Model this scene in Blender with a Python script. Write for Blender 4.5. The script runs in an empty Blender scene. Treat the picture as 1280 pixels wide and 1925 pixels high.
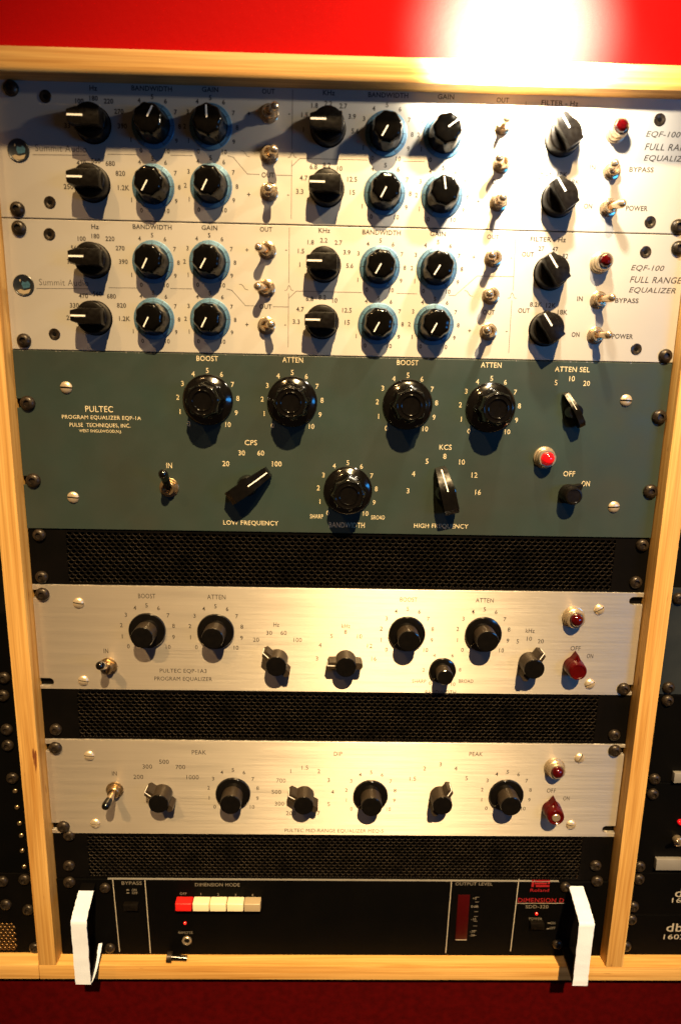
# Studio equalizer rack, measured in millimetres on its front plane (x from the middle, zd down from the top of the rack)
# ---------------------------------------------------------------- camera, lights, exposure
import bpy, bmesh, math, random
from mathutils import Vector, Matrix
random.seed(7)
sc = bpy.context.scene
COL = sc.collection
M_ = 0.001                      # everything below is in millimetres: x to the right, h out of the rack, zd down from the rack's top

def W3(x, h, zd): return Vector((x * M_, -h * M_, -zd * M_))

cam_d = bpy.data.cameras.new('camera'); cam = bpy.data.objects.new('camera', cam_d); COL.objects.link(cam)
a_, b_, c_ = 0.202137, -0.018346, 0.016369
def rot3(a, b, c):
    Rx = Matrix(((1,0,0),(0,math.cos(a),-math.sin(a)),(0,math.sin(a),math.cos(a))))
    Ry = Matrix(((math.cos(b),0,math.sin(b)),(0,1,0),(-math.sin(b),0,math.cos(b))))
    Rz = Matrix(((math.cos(c),-math.sin(c),0),(math.sin(c),math.cos(c),0),(0,0,1)))
    return Rz @ Ry @ Rx
R_ = rot3(a_, b_, c_)
def axis(i): r = R_[i]; return Vector((r[0], r[2], -r[1]))
rx, dn, fw = axis(0), axis(1), axis(2)
loc = W3(-10.25, 471.4, 197.4)
m = Matrix((( rx.x, -dn.x, -fw.x, loc.x), (rx.y, -dn.y, -fw.y, loc.y), (rx.z, -dn.z, -fw.z, loc.z), (0,0,0,1)))
cam.matrix_world = m
cam_d.sensor_fit = 'HORIZONTAL'; cam_d.sensor_width = 36.0
cam_d.lens = 36.0 * 1178.8 / 1280.0
cam_d.clip_start = 0.01; cam_d.clip_end = 20.0
cam_d.dof.use_dof = True; cam_d.dof.focus_distance = 0.495; cam_d.dof.aperture_fstop = 6.3
sc.camera = cam

world = bpy.data.worlds.new('World'); sc.world = world; world.use_nodes = True
bg = world.node_tree.nodes['Background']; bg.inputs[0].default_value = (1.0, 0.58, 0.32, 1); bg.inputs[1].default_value = 0.032

def lamp(name, kind, pos, power, color, radius=0.01, aim=None, **kw):
    d = bpy.data.lights.new(name, kind); d.energy = power; d.color = color
    if kind in ('POINT', 'SPOT'): d.shadow_soft_size = radius
    for k, v in kw.items(): setattr(d, k, v)
    o = bpy.data.objects.new(name, d); COL.objects.link(o); o.location = pos
    if aim is not None: o.rotation_euler = (aim - pos).to_track_quat('-Z', 'Y').to_euler()
    return o
lamp('ceiling_spot', 'SPOT', W3(400, 2500, -2650), 1950, (1.0, 0.69, 0.33), 0.036, W3(50, 0, 470), spot_size=math.radians(16.6), spot_blend=1.0)
lamp('side_spot', 'SPOT', W3(-1300, 2300, -2440), 120, (1.0, 0.58, 0.22), 0.05, W3(-60, 0, 330), spot_size=math.radians(22), spot_blend=1.0)
lamp('downlight_spill', 'POINT', W3(140, 84, -42), 1.9, (1.0, 0.84, 0.60), 0.006)
lamp('downlight_beam', 'SPOT', W3(132, 84, -42), 6.0, (1.0, 0.88, 0.68), 0.006, W3(130, 0, 10), spot_size=math.radians(100), spot_blend=0.85)
lamp('downlight_core', 'SPOT', W3(116, 84, -42), 230.0, (1.0, 0.84, 0.58), 0.006, W3(112, 0, -36), spot_size=math.radians(90), spot_blend=1.0)
lamp('monitor_glow', 'AREA', W3(1040, 1000, 200), 3.9, (0.04, 0.38, 1.0), aim=W3(0, 0, 230), shape='RECTANGLE', size=0.60, size_y=0.20)
sc.view_settings.view_transform = 'Standard'; sc.view_settings.look = 'None'
sc.view_settings.exposure = 0.0; sc.view_settings.gamma = 1.0; sc.view_settings.use_curve_mapping = False

# ---------------------------------------------------------------- measured layout
F = {
 'u2_dial': [(-137.3, 115.8), (-97.4, 114.9), (-138, 154.4), (-97.8, 153.8), (23, 115.6), (63.7, 115.7), (22.9, 154.4), (63.4, 154.2)],
 'u1_dial': [(-133.7, 28.4, 30), (-94.7, 28, 0), (-135.1, 66.5, 210), (-95.3, 65.1, 210), (24.6, 29.3, 210), (64.5, 29.4, 55), (24.8, 66.8, 210), (64.8, 67.6, -10)],
 'u2_freq': [(-178.8, 115.9), (-179.9, 154.8), (-16.7, 115.1), (-17.5, 154), (145, 116.9), (144.7, 155.7)],
 'u1_freq': [(-174, 28.8), (-176.6, 65.9), (-15.1, 27.1), (-15.4, 65.2), (145.3, 29.3), (146.3, 68.2)],
 'u2_tog': [(-56.7, 106.4), (-57.5, 131.8), (-57.6, 157.5), (103.4, 108), (103.4, 133.4), (103.4, 158.4), (181.6, 134.7), (181.9, 159.3)],
 'u1_tog': [(-55.1, 18.9), (-55.2, 44.4), (-55.3, 68.1), (103.9, 22.4), (104.7, 46.4), (104.5, 71), (181.9, 48.5), (182.1, 72.6)],
 'u2_lamp': [(180.3, 109.4)],
 'u1_lamp': [(182.1, 23.9)],
 'u2_logo': [(-229.3, 133.4)],
 'u1_logo': [(-225.7, 45.9)],
 'u2_rs': [(-229.4, 95.6), (-232, 171.5), (235.1, 98.2), (235, 172.8)],
 'u1_rs': [(-227.5, 8), (-229.4, 83.3), (232.9, 83.9)],
 'u2_is': [(-208.7, 99), (-210, 166.5), (212, 101.2), (213, 168.3)],
 'u1_is': [(-205.1, 12.2), (-206.9, 78.3), (211.6, 15.9), (212.9, 81.3)],
 'u3_knob': [(-101.2, 211.5), (-39.1, 211.7), (45.9, 212), (107.8, 213), (3.1, 277.5)],
 'u3_chick': [(-72.2, 274.3), (78.2, 276.8), (169.7, 214.3)],
 'u3_misc': [(152, 249.2), (172.7, 276.6), (-131.6, 277.1)],
 'u3_ss': [(-204.1, 204.1), (-204.4, 286), (209.6, 205.5), (209.2, 286.5)],
 'u3_rs': [(-232.9, 216.1), (-233.3, 273.6), (235.9, 217.2), (236, 273.8)],
 'u4_rs': [(-232.6, 316.2), (-233.2, 349.9), (235.3, 316.9), (233.6, 347.2)],
 'u5_knob': [(-152.7, 393.7), (-98.6, 393.7), (53.6, 393.7), (114.9, 393.2), (83.8, 425.1)],
 'u5_ptr': [(-49.6, 416.3), (5, 416.4), (153.6, 416.1)],
 'u5_misc': [(186.2, 376.6), (189.7, 418.9), (-185.4, 423.7)],
 'u5_ss': [(-205.8, 370.5), (-206, 436.4), (206.4, 370), (205.4, 434.3)],
 'u5_rs': [(-233.3, 363.6), (-235, 439.4), (235.4, 362.2), (233.6, 438.4)],
 'u7_knob': [(-87, 539.4), (28.8, 540.5), (143.9, 538.9)],
 'u7_ptr': [(-146, 539.4), (-27.2, 540.1), (87.4, 539.1)],
 'u7_misc': [(183, 510.7), (183.7, 550.8), (-186, 535.4)],
 'u7_ss': [(-205.4, 503.7), (-204.2, 567.6), (203.4, 501.8), (202.3, 565.6)],
 'u7_rs': [(-232.7, 496.8), (-231.2, 570.9), (232.4, 494.5), (232.2, 567.7)],
 'u6_rs': [(-231.6, 480.6), (230.9, 480.7)],
 'u8_rs': [(-227.4, 580.1), (-229.4, 610), (228.1, 606.8)],
 'u9_rs': [(-229.8, 625.5), (230.4, 621.6), (-199.3, 631), (-198.3, 693.4), (202.8, 627.5), (201.1, 687.6)],
 'u9_lines': [(-192.5, 623), (-190.3, 697.9), (-164.7, 623.2), (-163, 698.8), (102.3, 623), (101.2, 697.7), (161.4, 620.2), (159.6, 695.8)],
 'u9_btn': [(-139.1, 639.6), (-124.4, 655.4), (-123.4, 639.5), (-109.6, 655.3), (-108.8, 639.4), (-94.8, 655.3), (-93.8, 640.8), (-79.3, 655.2), (-78.8, 640.7), (-64.5, 655.1)],
 'u9_misc': [(-131.3, 667.1), (-130.1, 685.1), (114.1, 636.7), (114.1, 683.6), (172.5, 620.7), (189.2, 628.2), (182.5, 641.7), (162, 645.1), (204.4, 644.9), (179.8, 655.7), (180.4, 667.1), (-177.1, 646.1)],
 'loosescrew': [(-144.9, 704.7), (-129.8, 702.6)],
 'left_rs': [(-269.7, 435.2), (-271.8, 450.8), (-271.5, 481.1), (-271.9, 495.5), (-270.7, 525.6), (-287.7, 625.9), (-268.6, 623.9), (-286.8, 649.6), (-267.8, 654.7), (-265.2, 694.2)],
 'left_glint': [(-269.1, 537.9), (-268.8, 553.3), (-268, 568.7), (-267.4, 580.5), (-267.9, 595.5), (-267.5, 611.2)],
 'right_rs': [(271.1, 437.1), (271.8, 448.8), (269.7, 521.3), (269.9, 535.6), (266.9, 607.1), (267.6, 620), (265.9, 648.4), (265.7, 662.1), (263.9, 690.6), (267.7, 347), (269.7, 360.2)],
 'right_misc': [(284.7, 513.2), (286.2, 524.7), (279.7, 597), (281.2, 608.9), (295.9, 562.6), (297.9, 584.7), (302.2, 637.5), (300.4, 642.4), (298.8, 669.9), (297.6, 680.8), (263.8, 354.8)],
 'mesh_left': [(-293.5, 669.9), (-281.9, 697.3)],
}
T = {
 'u2': [('Hz', -176.7, 93.3, 2.69, 5.2), ('BANDWIDTH', -137.0, 92.6, 2.69, 27.1), ('GAIN', -97.1, 92.2, 2.69, 11.0), ('100', -186.5, 101.4, 2.7, 0.0), ('180', -176.8, 99.5, 2.7, 0.0), ('220', -166.8, 101.0, 2.71, 0.0), ('56', -192.4, 107.6, 2.72, 0.0), ('270', -160.0, 107.1, 2.72, 0.0), ('390', -158.2, 116.0, 2.74, 0.0), ('33', -195.7, 116.6, 2.74, 0.0), ('470', -187.7, 139.7, 2.8, 0.0), ('560', -177.7, 138.1, 2.8, 0.0), ('680', -167.8, 139.5, 2.8, 0.0), ('330', -194.5, 146.3, 2.82, 0.0), ('820', -161.0, 145.6, 2.82, 0.0), ('1.2K', -159.2, 154.7, 2.84, 0.0), ('250', -197.4, 154.9, 2.84, 0.0), ('OUT', -57.6, 92.3, 2.7, 8.6), ('KHz', -16.7, 92.1, 2.7, 8.1), ('BANDWIDTH', 23.5, 92.5, 2.71, 27.1), ('GAIN', 63.3, 92.5, 2.71, 11.1), ('1.8', -26.2, 100.1, 2.72, 0.0), ('2.2', -17.0, 98.6, 2.72, 0.0), ('2.7', -6.7, 99.9, 2.72, 0.0), ('1.5', -33.0, 106.1, 2.73, 0.0), ('3.9', -0.6, 106.2, 2.74, 0.0), ('5.6', 1.6, 115.1, 2.76, 0.0), ('1', -33.8, 115.1, 2.76, 0.0), ('6.8', -26.6, 138.2, 2.81, 0.0), ('8.2', -17.5, 137.0, 2.81, 0.0), ('10', -8.5, 138.9, 2.82, 0.0), ('4.7', -33.4, 145.5, 2.83, 0.0), ('12.5', 0.3, 145.5, 2.84, 0.0), ('15', 0.7, 153.9, 2.86, 0.0), ('3.3', -36.1, 154.2, 2.85, 0.0), ('OUT', -58.1, 144.2, 2.83, 8.8), ('+', -71.1, 106.2, 2.73, 0.0), ('-', -43.5, 105.8, 2.73, 0.0), ('+', -71.6, 156.9, 2.86, 0.0), ('-', -44.1, 156.7, 2.86, 0.0), ('OUT', 102.4, 93.6, 2.72, 8.5), ('FILTER - Hz', 141.7, 94.4, 2.72, 25.3), ('OUT', 128.0, 104.6, 2.75, 8.5), ('27', 137.3, 100.6, 2.74, 0.0), ('47', 147.1, 100.8, 2.74, 0.0), ('82', 154.8, 105.2, 2.75, 0.0), ('OUT', 128.2, 143.0, 2.84, 8.4), ('8.2K', 136.6, 138.6, 2.83, 8.9), ('12K', 147.5, 139.0, 2.84, 7.1), ('18K', 156.4, 143.5, 2.85, 7.3), ('IN', 168.1, 133.9, 2.83, 4.1), ('BYPASS', 202.3, 134.5, 2.83, 17.1), ('ON', 167.3, 158.9, 2.89, 5.8), ('POWER', 201.9, 159.5, 2.9, 15.4), ('OUT', 102.8, 144.7, 2.85, 8.7), ('+', 89.6, 107.3, 2.75, 0.0), ('-', 116.4, 107.4, 2.75, 0.0), ('+', 89.7, 157.8, 2.88, 0.0), ('-', 116.7, 157.8, 2.88, 0.0)],
 'u2b': [('EQF-100', 214.8, 112.2, 4.29, 24.0), ('FULL RANGE', 221.8, 119.9, 4.32, 37.9), ('EQUALIZER', 220.0, 127.3, 4.35, 33.9)],
 'u2c': [('Summit Audio', -201.0, 130.9, 4.29, 34.8)],
 'u3': [('BOOST', -100.7, 181.3, 3.71, 15.6), ('IN', -131.0, 260.4, 3.97, 4.2), ('20', -88.5, 258.2, 3.97, 0.0), ('PULTEC', -181.1, 219.3, 4.51, 20.3), ('PROGRAM EQUALIZER EQP-1A', -179.7, 225.7, 3.3, 58.1), ('PULSE  TECHNIQUES, INC.', -181.1, 231.4, 2.9, 44.9), ('WEST ENGLEWOOD,N.J.', -181.1, 235.8, 2.35, 31.3), ('ATTEN', -38.5, 181.1, 3.72, 15.0), ('BOOST', 45.6, 181.3, 3.73, 15.8), ('CPS', -69.5, 242.0, 3.92, 9.2), ('30', -76.5, 249.8, 3.94, 0.0), ('60', -62.2, 249.7, 3.94, 0.0), ('100', -50.1, 257.7, 3.97, 0.0), ('LOW FREQUENCY', -70.1, 304.0, 4.13, 42.3), ('BANDWIDTH', 3.7, 304.2, 4.14, 27.4), ('KCS', 76.7, 242.8, 3.94, 9.3), ('3', 49.7, 276.6, 4.05, 0.0), ('4', 53.4, 263.4, 4.01, 0.0), ('5', 63.2, 253.7, 3.98, 0.0), ('8', 76.5, 249.7, 3.96, 0.0), ('HIGH FREQUENCY', 76.5, 304.1, 4.15, 42.0), ('SHARP', -19.7, 297.7, 2.79, 10.1), ('BROAD', 27.5, 297.8, 2.8, 10.4), ('ATTEN', 107.1, 181.8, 3.74, 15.2), ('ATTEN SEL', 167.3, 183.7, 3.76, 25.9), ('5', 156.1, 193.5, 3.79, 0.0), ('10', 167.7, 190.4, 3.78, 0.0), ('20', 178.9, 193.6, 3.79, 0.0), ('10', 89.8, 253.8, 3.98, 0.0), ('12', 99.9, 263.6, 4.01, 0.0), ('16', 103.4, 276.8, 4.06, 0.0), ('OFF', 172.2, 261.3, 4.02, 8.9), ('ON', 185.6, 268.7, 4.04, 6.3)],
 'u5': [('BOOST', -152.2, 364.0, 3.86, 13.5), ('ATTEN', -97.7, 364.0, 3.87, 14.4), ('PULTEC EQP-1A3', -125.6, 427.3, 4.06, 37.6), ('PROGRAM EQUALIZER', -125.8, 434.3, 4.09, 46.4), ('IN', -186.6, 410.6, 4.0, 3.7), ('Hz', -50.6, 386.4, 3.63, 4.5), ('30', -56.3, 393.5, 3.65, 0.0), ('60', -44.8, 393.3, 3.65, 0.0), ('20', -66.8, 399.5, 3.66, 0.0), ('100', -33.6, 399.2, 3.67, 0.0), ('kHz', 4.8, 386.8, 3.64, 6.9), ('8', 4.6, 391.8, 3.65, 0.0), ('5', -6.6, 395.5, 3.66, 0.0), ('4', -15.6, 403.4, 3.68, 0.0), ('3', -18.0, 414.9, 3.72, 0.0), ('10', 15.9, 395.5, 3.66, 0.0), ('12', 24.2, 403.5, 3.69, 0.0), ('16', 27.9, 414.6, 3.72, 0.0), ('BOOST', 53.9, 363.9, 3.58, 13.6), ('BANDWIDTH', 83.3, 443.4, 3.81, 25.1), ('SHARP', 65.3, 433.7, 3.13, 11.3), ('2', 68.5, 423.7, 3.1, 0.0), ('4', 76.6, 411.1, 3.07, 0.0), ('6', 91.4, 410.9, 3.07, 0.0), ('8', 98.2, 423.3, 3.1, 0.0), ('0', 74.4, 435.3, 3.13, 0.0), ('10', 93.3, 436.0, 3.13, 0.0), ('ATTEN', 114.3, 363.7, 3.58, 14.3), ('kHz', 152.6, 388.8, 3.66, 7.2), ('5', 143.3, 398.1, 3.69, 0.0), ('10', 152.5, 395.6, 3.68, 0.0), ('20', 161.9, 397.7, 3.69, 0.0), ('OFF', 190.7, 403.4, 3.71, 8.2), ('ON', 203.1, 409.9, 3.73, 5.2), ('BROAD', 103.6, 433.2, 3.13, 11.9)],
 'u7': [('PEAK', -114.8, 499.8, 3.96, 11.8), ('200', -165.9, 523.1, 4.02, 0.0), ('300', -158.0, 513.4, 3.99, 0.0), ('500', -144.0, 508.8, 3.98, 0.0), ('700', -130.6, 513.6, 4.0, 0.0), ('1000', -120.7, 523.0, 4.03, 0.0), ('IN', -185.6, 520.1, 4.01, 3.9), ('DIP', 0.7, 500.0, 3.8, 6.9), ('1', -38.7, 516.4, 3.84, 0.0), ('1.5', -26.8, 513.1, 3.84, 0.0), ('2', -15.2, 516.3, 3.85, 0.0), ('700', -46.8, 525.4, 3.87, 0.0), ('3', -6.8, 524.5, 3.87, 0.0), ('500', -50.7, 536.2, 3.9, 0.0), ('4', -3.3, 535.8, 3.91, 0.0), ('300', -48.1, 547.4, 3.93, 0.0), ('5', -6.4, 547.4, 3.94, 0.0), ('200', -38.5, 556.5, 3.96, 0.0), ('7', -15.0, 556.1, 3.97, 0.0), ('1.5', 64.0, 522.6, 3.88, 0.0), ('2', 73.5, 512.9, 3.85, 0.0), ('3', 86.7, 508.9, 3.84, 0.0), ('4', 99.9, 512.6, 3.85, 0.0), ('PULTEC MID-RANGE EQUALIZER MEQ-5', -1.3, 573.4, 4.02, 84.6), ('PEAK', 116.0, 499.0, 3.81, 11.3), ('5', 109.4, 521.8, 3.88, 0.0), ('OFF', 182.3, 532.8, 3.92, 7.7), ('ON', 195.9, 540.2, 3.95, 5.5)],
 'u9': [('BYPASS', -176.2, 626.5, 3.4, 17.5), ('DIMENSION MODE', -102.0, 627.7, 3.41, 38.7), ('ON', -174.4, 633.5, 2.09, 4.2), ('OFF', -174.0, 636.5, 2.09, 4.9), ('OFF', -132.0, 637.0, 2.1, 5.9), ('1', -116.7, 637.3, 2.1, 0.0), ('2', -101.7, 637.6, 2.1, 0.0), ('REMOTE', -131.2, 677.3, 2.16, 12.5), ('3', -86.4, 637.9, 2.1, 0.0), ('4', -71.7, 637.8, 2.1, 0.0), ('OUTPUT LEVEL', 122.2, 625.4, 3.24, 32.6), ('SDD-320', 179.7, 648.5, 3.5, 20.3), ('+5', 123.6, 640.3, 2.12, 0.0), ('0dB', 124.2, 648.6, 2.13, 6.6), ('-10', 124.0, 661.9, 2.15, 0.0), ('-20', 123.9, 674.7, 2.17, 0.0), ('-30', 123.7, 678.8, 2.18, 0.0), ('POWER', 179.5, 661.2, 2.16, 11.7), ('ON', 195.3, 665.6, 2.16, 4.4), ('OFF', 195.4, 670.8, 2.17, 5.0)],
 'u9red': [('Roland', 180.7, 631.5, 3.26, 16.6), ('DIMENSION D', 182.7, 641.9, 4.64, 40.6)],
 'right': [('dbx', 313.9, 634.5, 8.5, 23.4), ('160X', 311.2, 642.1, 5.05, 21.8), ('dbx', 310.8, 670.8, 8.72, 23.7), ('160X', 308.6, 680.7, 5.19, 22.1)],
 'u1': [('Hz', -172.8, 6.3, 2.69, 5.2), ('BANDWIDTH', -133.8, 5.6, 2.69, 27.1), ('GAIN', -94.7, 5.2, 2.69, 11.0), ('100', -182.5, 14.4, 2.7, 0.0), ('180', -172.9, 12.5, 2.7, 0.0), ('220', -163.0, 14.0, 2.71, 0.0), ('56', -188.4, 20.6, 2.72, 0.0), ('270', -156.4, 20.1, 2.72, 0.0), ('390', -154.6, 29.0, 2.74, 0.0), ('33', -191.7, 29.6, 2.74, 0.0), ('470', -183.7, 52.7, 2.8, 0.0), ('560', -173.7, 51.1, 2.8, 0.0), ('680', -164.0, 52.5, 2.8, 0.0), ('330', -190.5, 59.3, 2.82, 0.0), ('820', -157.4, 58.6, 2.82, 0.0), ('1.2K', -155.6, 67.7, 2.84, 0.0), ('250', -193.4, 67.9, 2.84, 0.0), ('OUT', -55.6, 5.3, 2.7, 8.6), ('KHz', -14.9, 5.1, 2.7, 8.1), ('BANDWIDTH', 25.1, 5.5, 2.71, 27.1), ('GAIN', 64.3, 5.5, 2.71, 11.1), ('1.8', -24.4, 13.1, 2.72, 0.0), ('2.2', -15.2, 11.6, 2.72, 0.0), ('2.7', -5.0, 12.9, 2.72, 0.0), ('1.5', -31.1, 19.1, 2.73, 0.0), ('3.9', 1.1, 19.2, 2.74, 0.0), ('5.6', 3.3, 28.1, 2.76, 0.0), ('1', -31.9, 28.1, 2.76, 0.0), ('6.8', -24.8, 51.2, 2.81, 0.0), ('8.2', -15.7, 50.0, 2.81, 0.0), ('10', -6.7, 51.9, 2.82, 0.0), ('4.7', -31.5, 58.5, 2.83, 0.0), ('12.5', 2.0, 58.5, 2.84, 0.0), ('15', 2.4, 66.9, 2.86, 0.0), ('3.3', -34.2, 67.2, 2.85, 0.0), ('OUT', -56.1, 57.2, 2.83, 8.8), ('+', -69.0, 19.2, 2.73, 0.0), ('-', -41.6, 18.8, 2.73, 0.0), ('+', -69.5, 69.9, 2.86, 0.0), ('-', -42.2, 69.7, 2.86, 0.0), ('OUT', 103.0, 6.6, 2.72, 8.5), ('FILTER - Hz', 142.1, 7.4, 2.72, 25.3), ('OUT', 128.5, 17.6, 2.75, 8.5), ('27', 137.7, 13.6, 2.74, 0.0), ('47', 147.5, 13.8, 2.74, 0.0), ('82', 155.2, 18.2, 2.75, 0.0), ('OUT', 128.7, 56.0, 2.84, 8.4), ('8.2K', 137.0, 51.6, 2.83, 8.9), ('12K', 147.9, 52.0, 2.84, 7.1), ('18K', 156.8, 56.5, 2.85, 7.3), ('IN', 168.6, 46.9, 2.83, 4.1), ('BYPASS', 202.8, 47.5, 2.83, 17.1), ('ON', 167.8, 71.9, 2.89, 5.8), ('POWER', 202.4, 72.5, 2.9, 15.4), ('OUT', 103.4, 57.7, 2.85, 8.7), ('+', 90.3, 20.3, 2.75, 0.0), ('-', 116.9, 20.4, 2.75, 0.0), ('+', 90.4, 70.8, 2.88, 0.0), ('-', 117.2, 70.8, 2.88, 0.0)],
 'u1b': [('EQF-100', 215.3, 25.2, 4.29, 24.0), ('FULL RANGE', 222.3, 32.9, 4.32, 37.9), ('EQUALIZER', 220.5, 40.3, 4.35, 33.9)],
 'u1c': [('Summit Audio', -197.0, 43.9, 4.29, 34.8)],
}
LINES = {
 "u1": [[(-216.5, 48.3), (-180.0, 47.7)], [(-165.6, 46.7), (-145.7, 46.5)], [(-122.7, 46.3), (-107.6, 46.2)], [(-83.5, 45.7), (-79.8, 46.6), (-70.3, 56.9), (-62.1, 56.9)], [(-50.8, 57.1), (-39.5, 57.1)], [(-39.4, 3.9), (-39.6, 40.6)], [(-39.8, 47.6), (-40.0, 85.2)], [(-39.6, 51.1), (-34.2, 46.1), (12.4, 46.1)], [(37.0, 46.2), (51.5, 46.1)], [(74.2, 46.7), (78.6, 46.7), (93.5, 33.0), (119.5, 32.9)], [(118.9, 7.0), (119.8, 42.2)], [(119.4, 49.3), (119.8, 85.9)], [(-74.6, 42.3), (-73.0, 42.4), (-71.5, 43.9), (-70.5, 45.5), (-68.6, 46.0)], [(-42.5, 45.9), (-40.9, 45.5), (-40.1, 43.2), (-39.5, 42.4), (-38.8, 43.1), (-38.0, 45.4), (-36.4, 45.8)], [(85.1, 43.2), (86.7, 43.3), (88.1, 44.8), (89.2, 46.5), (91.1, 46.9)], [(116.5, 47.7), (118.0, 47.4), (118.6, 44.8), (119.2, 43.9), (120.0, 44.8), (121.0, 47.3), (122.6, 47.7)]],
 "u2": [[(-220.5, 135.3), (-184.0, 134.7)], [(-169.4, 133.7), (-149.1, 133.5)], [(-125.7, 133.3), (-110.3, 133.2)], [(-85.8, 132.7), (-82.1, 133.6), (-72.5, 143.9), (-64.2, 143.9)], [(-52.8, 144.1), (-41.4, 144.1)], [(-41.3, 90.9), (-41.5, 127.6)], [(-41.7, 134.6), (-41.9, 172.2)], [(-41.5, 138.1), (-36.1, 133.1), (10.7, 133.1)], [(35.6, 133.2), (50.3, 133.1)], [(73.3, 133.7), (77.7, 133.7), (92.8, 120.0), (119.0, 119.9)], [(118.4, 94.0), (119.3, 129.2)], [(118.9, 136.3), (119.3, 172.9)], [(-76.8, 129.3), (-75.2, 129.4), (-73.7, 130.9), (-72.7, 132.5), (-70.7, 133.0)], [(-44.4, 132.9), (-42.8, 132.5), (-42.0, 130.2), (-41.4, 129.4), (-40.7, 130.1), (-39.9, 132.4), (-38.3, 132.8)], [(84.3, 130.2), (85.9, 130.3), (87.3, 131.8), (88.5, 133.5), (90.4, 133.9)], [(116.0, 134.7), (117.5, 134.4), (118.1, 131.8), (118.7, 130.9), (119.5, 131.8), (120.5, 134.3), (122.1, 134.7)]],
}
# ---------------------------------------------------------------- materials
def mat(name, base, rough=0.5, metal=0.0, spec=0.5, coat=0.0, bump=None, mottle=None, rvar=None, trans=0.0, emit=None, aniso=0.0):
    """bump=(scale vec, strength, dist)  mottle=(scale vec, amount, other colour)  rvar=(scale vec, amount)"""
    mt = bpy.data.materials.new(name); mt.use_nodes = True; nt = mt.node_tree; N = nt.nodes; L = nt.links
    p = N['Principled BSDF']
    p.inputs['Base Color'].default_value = (*base, 1); p.inputs['Roughness'].default_value = rough
    p.inputs['Metallic'].default_value = metal; p.inputs['Specular IOR Level'].default_value = spec
    p.inputs['Coat Weight'].default_value = coat; p.inputs['Coat Roughness'].default_value = 0.08
    p.inputs['Transmission Weight'].default_value = trans
    if emit: p.inputs['Emission Color'].default_value = (*emit[0], 1); p.inputs['Emission Strength'].default_value = emit[1]
    if aniso:                                   # brushed along x: highlights smear up and down
        p.inputs['Anisotropic'].default_value = aniso
        cx = N.new('ShaderNodeCombineXYZ'); cx.inputs[2].default_value = 1.0; L.new(cx.outputs[0], p.inputs['Tangent'])
    tc = N.new('ShaderNodeTexCoord')
    def noise(scale, detail=4):
        mp = N.new('ShaderNodeMapping'); mp.inputs['Scale'].default_value = scale
        L.new(tc.outputs['Object'], mp.inputs['Vector'])
        n = N.new('ShaderNodeTexNoise'); n.inputs['Scale'].default_value = 1.0; n.inputs['Detail'].default_value = detail
        L.new(mp.outputs[0], n.inputs['Vector']); return n.outputs['Fac']
    if mottle:
        r = N.new('ShaderNodeMapRange'); r.inputs[1].default_value = 0.35; r.inputs[2].default_value = 0.7; r.inputs[4].default_value = mottle[1]
        L.new(noise(mottle[0]), r.inputs[0])
        mx = N.new('ShaderNodeMix'); mx.data_type = 'RGBA'
        mx.inputs[6].default_value = (*base, 1); mx.inputs[7].default_value = (*mottle[2], 1)
        L.new(r.outputs[0], mx.inputs[0]); L.new(mx.outputs[2], p.inputs['Base Color'])
    if rvar:
        r = N.new('ShaderNodeMapRange'); r.inputs[1].default_value = 0.3; r.inputs[2].default_value = 0.7
        r.inputs[3].default_value = max(0.02, rough - rvar[1]); r.inputs[4].default_value = rough + rvar[1]
        L.new(noise(rvar[0]), r.inputs[0]); L.new(r.outputs[0], p.inputs['Roughness'])
    if bump:
        b = N.new('ShaderNodeBump'); b.inputs['Strength'].default_value = bump[1]; b.inputs['Distance'].default_value = bump[2]
        L.new(noise(bump[0], 6), b.inputs['Height']); L.new(b.outputs[0], p.inputs['Normal'])
    return mt

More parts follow.
